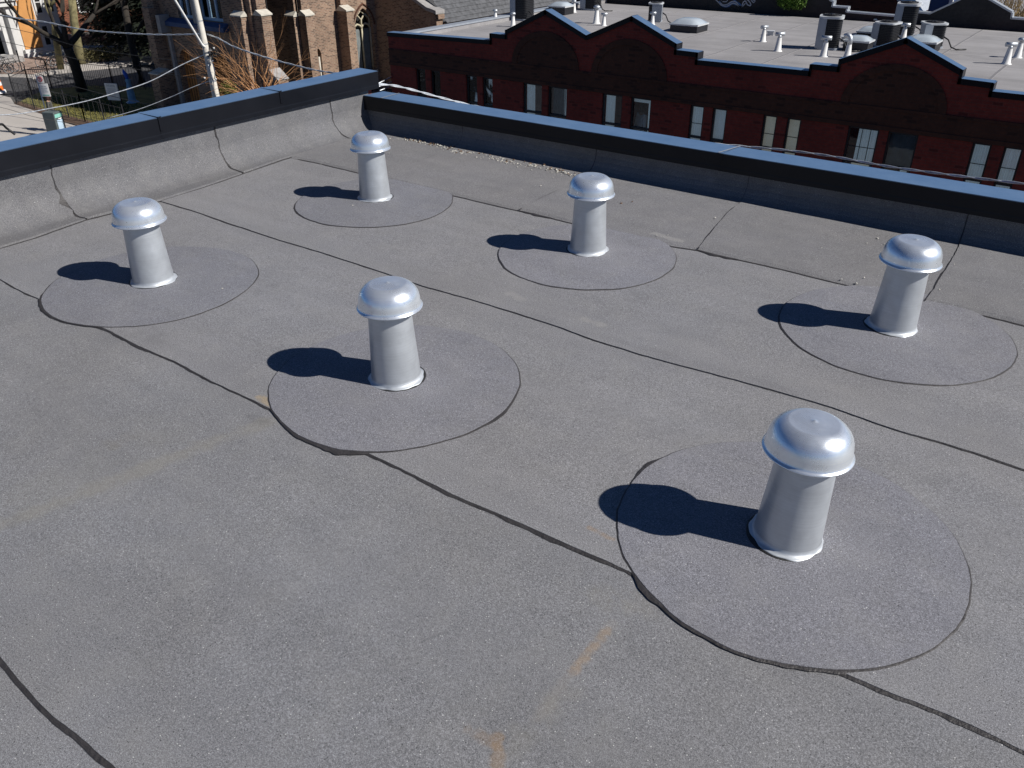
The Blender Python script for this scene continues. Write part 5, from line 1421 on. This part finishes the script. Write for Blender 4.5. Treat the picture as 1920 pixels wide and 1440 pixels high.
cq = [(-41.082,19.696,-8.4)][0]
t = thing('street_cabinet', 'grey-green steel street cabinet with a mint panel, at the foot of the parking sign', 'cabinet', (cq[0], cq[1], GZ+.1), R(20))
b = MB(); b.box((-0.32, -0.28, 0), (0.35, 0.28, 1.25)); b.build('body', 'steel_green', t, bevel=0.03)
b = MB(); b.box((0.351, -0.24, 1.0), (0.362, 0.24, 1.16)); b.build('panel', 'green_panel', t)
b = MB(); b.box((0.351, -0.18, 0.35), (0.366, 0.16, 0.90)); b.build('notice', 'pale_blue', t)
b = MB(); b.tube([(0.37, -0.1, 0.95), (0.40, 0.0, 0.93), (0.37, 0.1, 0.95)], 0.03, 6); b.build('handle', 'white_paint', t)
sq = [(-41.822,19.809,-8.4)][0]
t = thing('parking_sign', 'grey pole with a no-parking plate above a larger white plate', 'sign', (sq[0], sq[1], GZ+.1), R(35))
TF[0] = lambda v: (v[0]*0.80, v[1], 0.0 if v[2] < 0.01 else (v[2]-3.55)*0.80+2.78)
b = MB(); b.tube([(0, 0, 0), (0, 0, 3.55)], 0.032, 8); b.build('pole', 'galv', t)
b = MB(); b.box((0.03, -0.05, 3.12), (0.40, -0.035, 3.52)); b.build('upper_plate', 'white_paint', t, bevel=0.01)
pl = t.children[-1]
b = MB(); b.tube([(0.215+0.13*math.cos(a*PI/12), -0.054, 3.33+0.13*math.sin(a*PI/12)) for a in range(25)], 0.018, 4, False); b.tube([(0.215-0.09, -0.054, 3.42), (0.215+0.09, -0.054, 3.24)], 0.014, 4); b.build('ring', 'red_paint', pl)
b = MB(); b.box((0.185, -0.056, 3.25), (0.205, -0.051, 3.41)); b.tube([(0.205, -0.053, 3.40), (0.25, -0.053, 3.39), (0.25, -0.053, 3.34), (0.205, -0.053, 3.33)], 0.010, 4); b.build('letter', 'black_ink', pl)
b = MB(); b.box((0.06, -0.052, 2.35), (0.58, -0.036, 3.08)); b.build('lower_plate', 'white_paint', t, bevel=0.01)
pl = [c for c in t.children if c.name.startswith('lower_plate')][0]
b = MB()
for z, x0, x1 in ((2.90, .16, .30), (2.90, .34, .46), (2.80, .14, .24), (2.80, .27, .50), (2.70, .18, .44), (2.60, .16, .28), (2.60, .31, .48)): b.box((x0, -0.056, z), (x1, -0.0525, z+0.045))
b.build('lettering', 'galv', pl)
b = MB(); b.box((.12, -0.056, 2.40), (.52, -0.0525, 2.46)); b.build('green_line', 'green_panel', pl)
TF[0] = None
# white notice board on the lawn
nq = [(-44.535,24.847,-8.42)][0]
t = thing('notice_board', 'white notice board with small grey lettering, leaning slightly, on the shaded lawn', 'sign', (nq[0], nq[1], GZ+.05), R(20))
TF[0] = lambda v: (v[0]*0.70, v[1], v[2]*0.72)
b = MB(); b.box((-0.55, -0.03, 0.75), (0.55, 0.03, 1.95)); b.build('board', 'white_paint', t); bd = t.children[-1]
for sx in (-0.5, 0.5):
    b = MB(); b.box((sx-.04, 0.031, 0), (sx+.04, 0.11, 2.0)); b.build('post', 'dark_metal', t)
b = MB()
for k, (x0, x1) in enumerate(((-.36, -.26), (-.20, -.10), (-.03, .05), (.12, .20), (.27, .34))):
    b.box((x0, -0.036, 1.72), (x0+.025, -0.0305, 1.86)); b.box((x0+.026, -0.036, 1.83 if k % 2 else 1.77), (x1, -0.0305, 1.86 if k % 2 else 1.80)); b.box((x1-.001, -0.036, 1.72), (x1+.02, -0.0305, 1.82))
for k in range(6): b.box((-.40+.05*(k % 3), -0.036, 1.55-.1*k), (.35-.09*(k % 2), -0.0305, 1.57-.1*k))
b.build('lettering', 'cabinet', bd)
TF[0] = None
# blue statue
vq = [(-45.55,26.453,-8.42)][0]
t = thing('statue', 'pale blue statue on a pedestal with a bright blue raised top, on the shaded lawn', 'statue', (vq[0], vq[1], GZ+.05), R(30))
TF[0] = lambda v: (v[0]*0.56, v[1]*0.56, v[2]*0.56)
b = MB(); b.lathe([(0.62, 0), (0.62, 0.12), (0.42, 0.2), (0.36, 0.35), (0.34, 1.1), (0.30, 1.3), (0.33, 1.36), (0, 1.37)], n=12); b.build('pedestal', 'statue_blue', t)
b = MB(); b.lathe([(0.30, 1.37), (0.26, 1.6), (0.20, 1.9), (0.22, 2.1), (0.26, 2.25), (0.12, 2.34), (0.0, 2.36)], n=14, wob=lambda a, r, z: 0.03*math.sin(5*a+z*3)); b.build('draped_figure', 'statue_blue', t)
b = MB(); b.tube([(0.0, 0, 2.3), (-0.05, 0, 2.5), (-0.10, 0, 2.75), (-0.22, 0, 3.0), (-0.24, 0, 3.2)], [0.16, 0.17, 0.20, 0.14, 0.04], 8); b.build('raised_top', 'bright_blue', t)
TF[0] = None
# orange cone on the left edge
oq = [(-54.485,23.437,-8.4)][0]
t = thing('traffic_cone', 'orange traffic barrel with a white foot, cut by the left edge of the picture', 'traffic barrel', (oq[0], oq[1], GZ+.1))
b = MB(); b.lathe([(0.27, 0.15), (0.25, 0.5), (0.22, 0.9), (0.20, 1.05), (0.08, 1.1), (0, 1.1)], n=16); b.build('barrel', 'orange_plastic', t)
b = MB(); b.lathe([(0.262, 0.42), (0.247, 0.62)], n=16); b.build('band', 'white_paint', t)
b = MB(); b.lathe([(0.0, 0.149), (0.36, 0.149), (0.38, 0.0)], n=16); b.build('foot', 'white_paint', t)

# ------------------------------------------------------------------ bicycles
def bicycle(col):
    t = thing('bicycle', 'x', 'bicycle')
    for x in (-0.53, 0.53):
        b = MB(); b.tube([(x+0.335*math.cos(a*PI/12), 0, 0.34+0.335*math.sin(a*PI/12)) for a in range(25)], 0.021, 6, False); w = b.build('wheel', 'rubber', t)
        b = MB(); b.tube([(x+0.31*math.cos(a*PI/10), 0, 0.34+0.31*math.sin(a*PI/10)) for a in range(21)], 0.010, 4, False)
        for a in range(10): b.tube([(x, 0, 0.34), (x+0.30*math.cos(a*PI/5), 0, 0.34+0.30*math.sin(a*PI/5))], 0.003, 3, False)
        b.build('rim', 'galv', w)
    b = MB()
    for p, q in (((-.53, 0, .34), (-.1, 0, .3)), ((-.53, 0, .34), (-.2, 0, .78)), ((-.1, 0, .3), (-.22, 0, .86)), ((-.1, 0, .3), (.36, 0, .72)), ((-.2, 0, .78), (.34, 0, .84)), ((.53, 0, .34), (.33, 0, .92))):
        b.tube([p, q], 0.018, 6)
    b.build('frame', col, t)
    b = MB(); b.tube([(.36, -.26, .98), (.30, -.1, 1.0), (.33, 0, .95), (.30, .1, 1.0), (.36, .26, .98)], 0.014, 6); b.build('handlebar', 'galv', t)
    b = MB(); b.tube([(-.36, 0, .92), (-.22, 0, .93), (-.10, 0, .92)], [.07, .055, .02], 8); b.build('saddle', 'rubber', t)
    b = MB(); b.tube([(-.1, -.09, .14), (-.1, -.05, .3), (-.1, .05, .3), (-.1, .09, .46)], 0.012, 5); b.lathe([(0.09, 0.0), (0.09, 0.008)], n=12, c=(-.1, 0, .3)); b.build('crank', 'dark_metal', t)
    return t
bk = bicycle('dark_metal')
BQ = [([(-59.995,29.419,-8.38)][0], 0.50, 'black bicycle leaning alone near the white plinth, its two wheels clear of the others'),
      ([(-60.072,30.358,-8.38)][0], 1.0, 'bicycle in the cluster right of the lone black one, nearest the dark tree'),
      ([(-60.503,30.825,-8.38)][0], 1.25, 'rearmost bicycle of the cluster beside the dark tree'),
      ([(-60.698,27.265,-8.38)][0], 0.9, 'bicycle at the right of the left-edge group, its front wheel showing round'),
      ([(-60.627,26.846,-8.38)][0], 1.15, 'bicycle in the middle of the left-edge group'),
      ([(-60.499,26.473,-8.38)][0], 0.8, 'bicycle at the left edge of the picture, partly cut off')]
for k, (p, rz_, lab) in enumerate(BQ):
    o = bk if k == 0 else copy_tree(bk)
    o.location = (p[0], p[1], GZ+.13); o.rotation_euler = (R(6), 0, rz_); o['label'] = lab; o['group'] = 'bicycles parked on the forecourt'
t = thing('bike_post', 'thin black post between the two bicycle groups on the forecourt', 'post', (*[(-60.301,27.77,-8.38)][0][:2], GZ+.13))
b = MB(); b.tube([(0, 0, 0), (0, 0, 1.25)], 0.035, 8); b.build('shaft', 'dark_metal', t)
b = MB(); b.lathe([(0.0, 1.32), (0.05, 1.29), (0.06, 1.25)], n=10); b.build('finial', 'dark_metal', t)
# parked car glimpsed under the evergreen
cq = [(-61.081,36.928,-8.4)][0]
t = thing('parked_car', 'dark parked car glimpsed in the shade under the evergreen by the church', 'car', (cq[0], cq[1], GZ+.1), R(-40))
b = MB(); b.prism([(-2.1, -.85, .35), (2.1, -.85, .35), (2.15, -.85, .75), (1.3, -.85, .92), (.75, -.85, 1.4), (-1.0, -.85, 1.42), (-1.75, -.85, .98), (-2.15, -.85, .85)], (0, 1.7, 0)); b.build('body', 'coat', t, bevel=0.08)
for x in (-1.35, 1.35):
    for y in (-.78, .78):
        b = MB(); b.tube([(x, y-.1, .33), (x, y+.1, .33)], 0.33, 16, True, False); b.build('wheel', 'rubber', t)
for y in (-.6, .6):
    b = MB(); b.box((2.08, y-.18, .58), (2.17, y+.18, .72)); b.build('headlight', 'white_paint', t)
b = MB(); b.box((-0.9, -.86, 1.0), (0.75, .86, 1.32)); b.build('window', 'gap', t)

# ------------------------------------------------------------------ utility pole and its cables
pb = [(-32.328,22.655,-5.872)][0]; pt_ = [(-32.455,22.584,-2.161)][0]
dr = Vector(pt_)-Vector(pb); foot = Vector(pb)+dr*((GZ-pb[2])/dr.z); head = Vector(pb)+dr*((3.5-pb[2])/dr.z)
t = thing('utility_pole', 'pale concrete utility pole with a slanting arm, in front of the church', 'utility pole', foot)
rel = lambda p: Vector(p)-foot
b = MB(); b.tube([rel(foot), rel(pb), rel(pt_), rel(head)], [0.165, 0.155, 0.115, 0.10], 20); b.build('pole_shaft', 'pole_concrete', t)
b = MB(); a_ = Vector([(-32.327,22.437,-3.856)][0]); c_ = Vector([(-32.152,21.443,-2.052)][0]); e_ = a_+(c_-a_)*1.9
b.tube([rel(a_)+Vector((0.05, 0.1, -.1)), rel(a_), rel(c_), rel(e_)], [0.05, 0.05, 0.048, 0.045], 10); b.build('arm', 'white_paint', t)
b = MB()
for (px_) in [(-32.649,22.696,-2.953),(-32.559,22.633,-3.856),(-32.482,22.617,-4.378),(-32.407,22.596,-5.297),(-32.248,22.687,-5.339)]:
    q = rel(px_); ax = dr.normalized(); q = rel(foot)+ax*((Vector(px_)-foot).dot(ax))
    r_ = lerp(0.119, 0.158, min(1, max(0, (px_[1]*0+ (pt_[2]-px_[2])/(pt_[2]-pb[2])))))
    b.tube([q-ax*.02, q+ax*.02], r_, 18, True, False)
b.build('band', 'galv', t)
b = MB(); q1 = [rel(p)+Vector((0.11, -0.14, 0)) for p in [(-32.418,22.665,-4.549),(-32.362,22.67,-4.825),(-32.262,22.68,-5.295),(-32.219,22.598,-5.762)]]; b.tube(q1, 0.018, 6)
q1 = [rel(p)+Vector((0.11, -0.14, 0)) for p in [(-32.221,22.68,-4.555),(-32.17,22.74,-4.601),(-32.114,22.739,-4.898),(-32.239,22.736,-5.214)]]; b.tube(q1, 0.02, 6); b.build('conduit', 'galv', t)
b = MB()
for k in range(26):
    p0 = rel([(-32.067,22.733,-4.166)][0])+Vector((rnd.gauss(0, .12), rnd.gauss(0, .1), rnd.gauss(0, .08))); b.tube([p0, p0+Vector((rnd.gauss(0, .14), rnd.gauss(0, .1), rnd.gauss(0, .1)))], 0.022, 5)
b.build('wire_bundle', 'black_cable', t)
b = MB()
for p in [(-32.13,22.656,-4.119),(-32.056,22.779,-4.044),(-32.075,22.629,-4.535),(-32.245,22.205,-5.179),(-31.982,22.562,-5.249)]: b.tube([rel(p), rel(p)+Vector((0, 0, .07))], [.03, .04], 8)
b.build('insulator', 'white_paint', t)

def cable(pts, r_, label, mat='cable', twist=0.0, group=None, n=10):
    P_ = [Vector(p) for p in pts]; sm = []
    for i in range(len(P_)-1):
        p0 = P_[max(0, i-1)]; p1 = P_[i]; p2 = P_[i+1]; p3 = P_[min(len(P_)-1, i+2)]
        for k in range(n):
            u = k/n
            sm.append(0.5*((2*p1)+(p2-p0)*u+(2*p0-5*p1+4*p2-p3)*u*u+(3*p1-p0-3*p2+p3)*u**3))
    sm.append(P_[-1])
    b = MB()
    if twist:
        for s_ in (0, 1):
            fine = []
            for i in range(len(sm)-1):
                for k in range(5): fine.append(sm[i].lerp(sm[i+1], k/5))
            q = []; L = 0
            for i, p in enumerate(fine):
                if i: L += (p-fine[i-1]).length
                a = L/twist*2*PI+s_*PI
                q.append(p+Vector((0.25*math.cos(a), 0.25*math.cos(a), math.sin(a)))*r_*0.95)
            b.tube(q, r_, 5)
    else: b.tube(sm, r_, 6)
    o = b.build('overhead_cable', mat)
    o['label'] = label; o['category'] = 'cable'
    o['group'] = 'overhead cables'
    return o
cable([(-44.255,19.445,-3.021),(-43.359,19.703,-3.126),(-42.32,20.227,-3.292),(-41.266,20.753,-3.41),(-39.326,21.366,-3.655),(-36.537,21.98,-3.676),(-34.55,22.507,-3.632),(-32.509,22.791,-3.472)], 0.018, 'twisted bright cable running highest across the street trees to the pole', 'cable', 1.1)
cable([(-32.46,22.856,-3.496),(-31.703,22.853,-3.606),(-30.844,22.939,-3.88),(-29.469,23.401,-4.237),(-28.073,23.84,-4.5),(-27.06,24.051,-4.619),(-25.83,24.051,-4.601)], 0.020, 'twisted bright cable sloping down from the pole in front of the church buttresses', 'cable', 1.0)
cable([(-36.552,14.899,-5.891),(-36.108,15.906,-5.977),(-35.629,16.984,-5.902),(-35.015,18.275,-5.755),(-34.441,19.422,-5.517),(-33.818,20.589,-5.205),(-33.149,21.812,-4.651),(-32.508,22.607,-4.272)], 0.020, 'thick grey cable rising from the lower left edge to the middle of the pole', 'cable')
cable([(-48.005,21.17,-3.972),(-45.324,21.862,-4.279),(-41.891,22.286,-4.697),(-38.446,22.633,-4.785),(-35.713,23.014,-4.825),(-32.568,22.677,-4.629)], 0.012, 'thin dark cable crossing the dark forked tree at mid height', 'black_cable')
cable([(-48.016,20.967,-4.629),(-45.33,21.662,-4.951),(-41.89,22.126,-5.258),(-38.441,22.48,-5.35),(-35.703,22.855,-5.442),(-32.501,22.582,-5.305)], 0.012, 'thin dark cable crossing just above the iron fence', 'black_cable')
cable([(-43.444,20.458,-5.686),(-40.962,20.588,-6.013),(-38.263,21.035,-6.315),(-36.26,21.582,-6.553),(-34.363,21.912,-6.639)], 0.012, 'thin dark cable dropping across the shaded lawn towards the parapet', 'black_cable')
cable([(-35.801,19.425,-6.756),(-34.882,20.453,-6.445),(-33.927,21.499,-5.996),(-33.115,22.093,-5.602),(-32.425,22.688,-5.313)], 0.014, 'thin pale cable rising from the parapet to the foot of the pole', 'cable')
cable([(-39.047,16.255,-6.012),(-38.719,16.893,-6.303),(-38.366,17.527,-6.642),(-37.997,18.199,-6.9),(-37.607,18.894,-7.118)], 0.010, 'thin dark cable over the pale pavement at the lower left', 'black_cable')
cable([(-32.31,22.905,-4.208),(-31.299,23.397,-4.697),(-30.031,23.717,-5.008),(-28.047,23.703,-5.144)], 0.010, 'thin dark cable dropping from the pole through the leafless shrub', 'black_cable')
cable([(-14.553,5.848,-1.767),(-14.927,6.281,-1.758),(-15.338,6.536,-1.923),(-15.278,6.615,-2.037)], 0.02, 'short black cable at the lower left edge above the coping', 'black_cable')
cable([(-7.659,7.643,-0.579),(-7.699,8.013,-0.653),(-7.696,8.403,-0.773),(-7.653,8.937,-0.958),(-7.487,9.546,-1.165),(-7.157,10.131,-1.326),(-6.782,10.707,-1.492),(-6.413,11.027,-1.583),(-6.023,11.327,-1.708),(-5.444,11.604,-1.754),(-4.574,11.964,-1.791),(-3.864,12.004,-1.757),(-3.177,11.995,-1.741),(-2.427,11.858,-1.724),(-1.736,11.68,-1.668),(-1.17,11.555,-1.618),(-0.536,11.411,-1.557)], 0.009, 'twisted bright cable running just above the far parapet across the red facade', 'cable', 0.62)
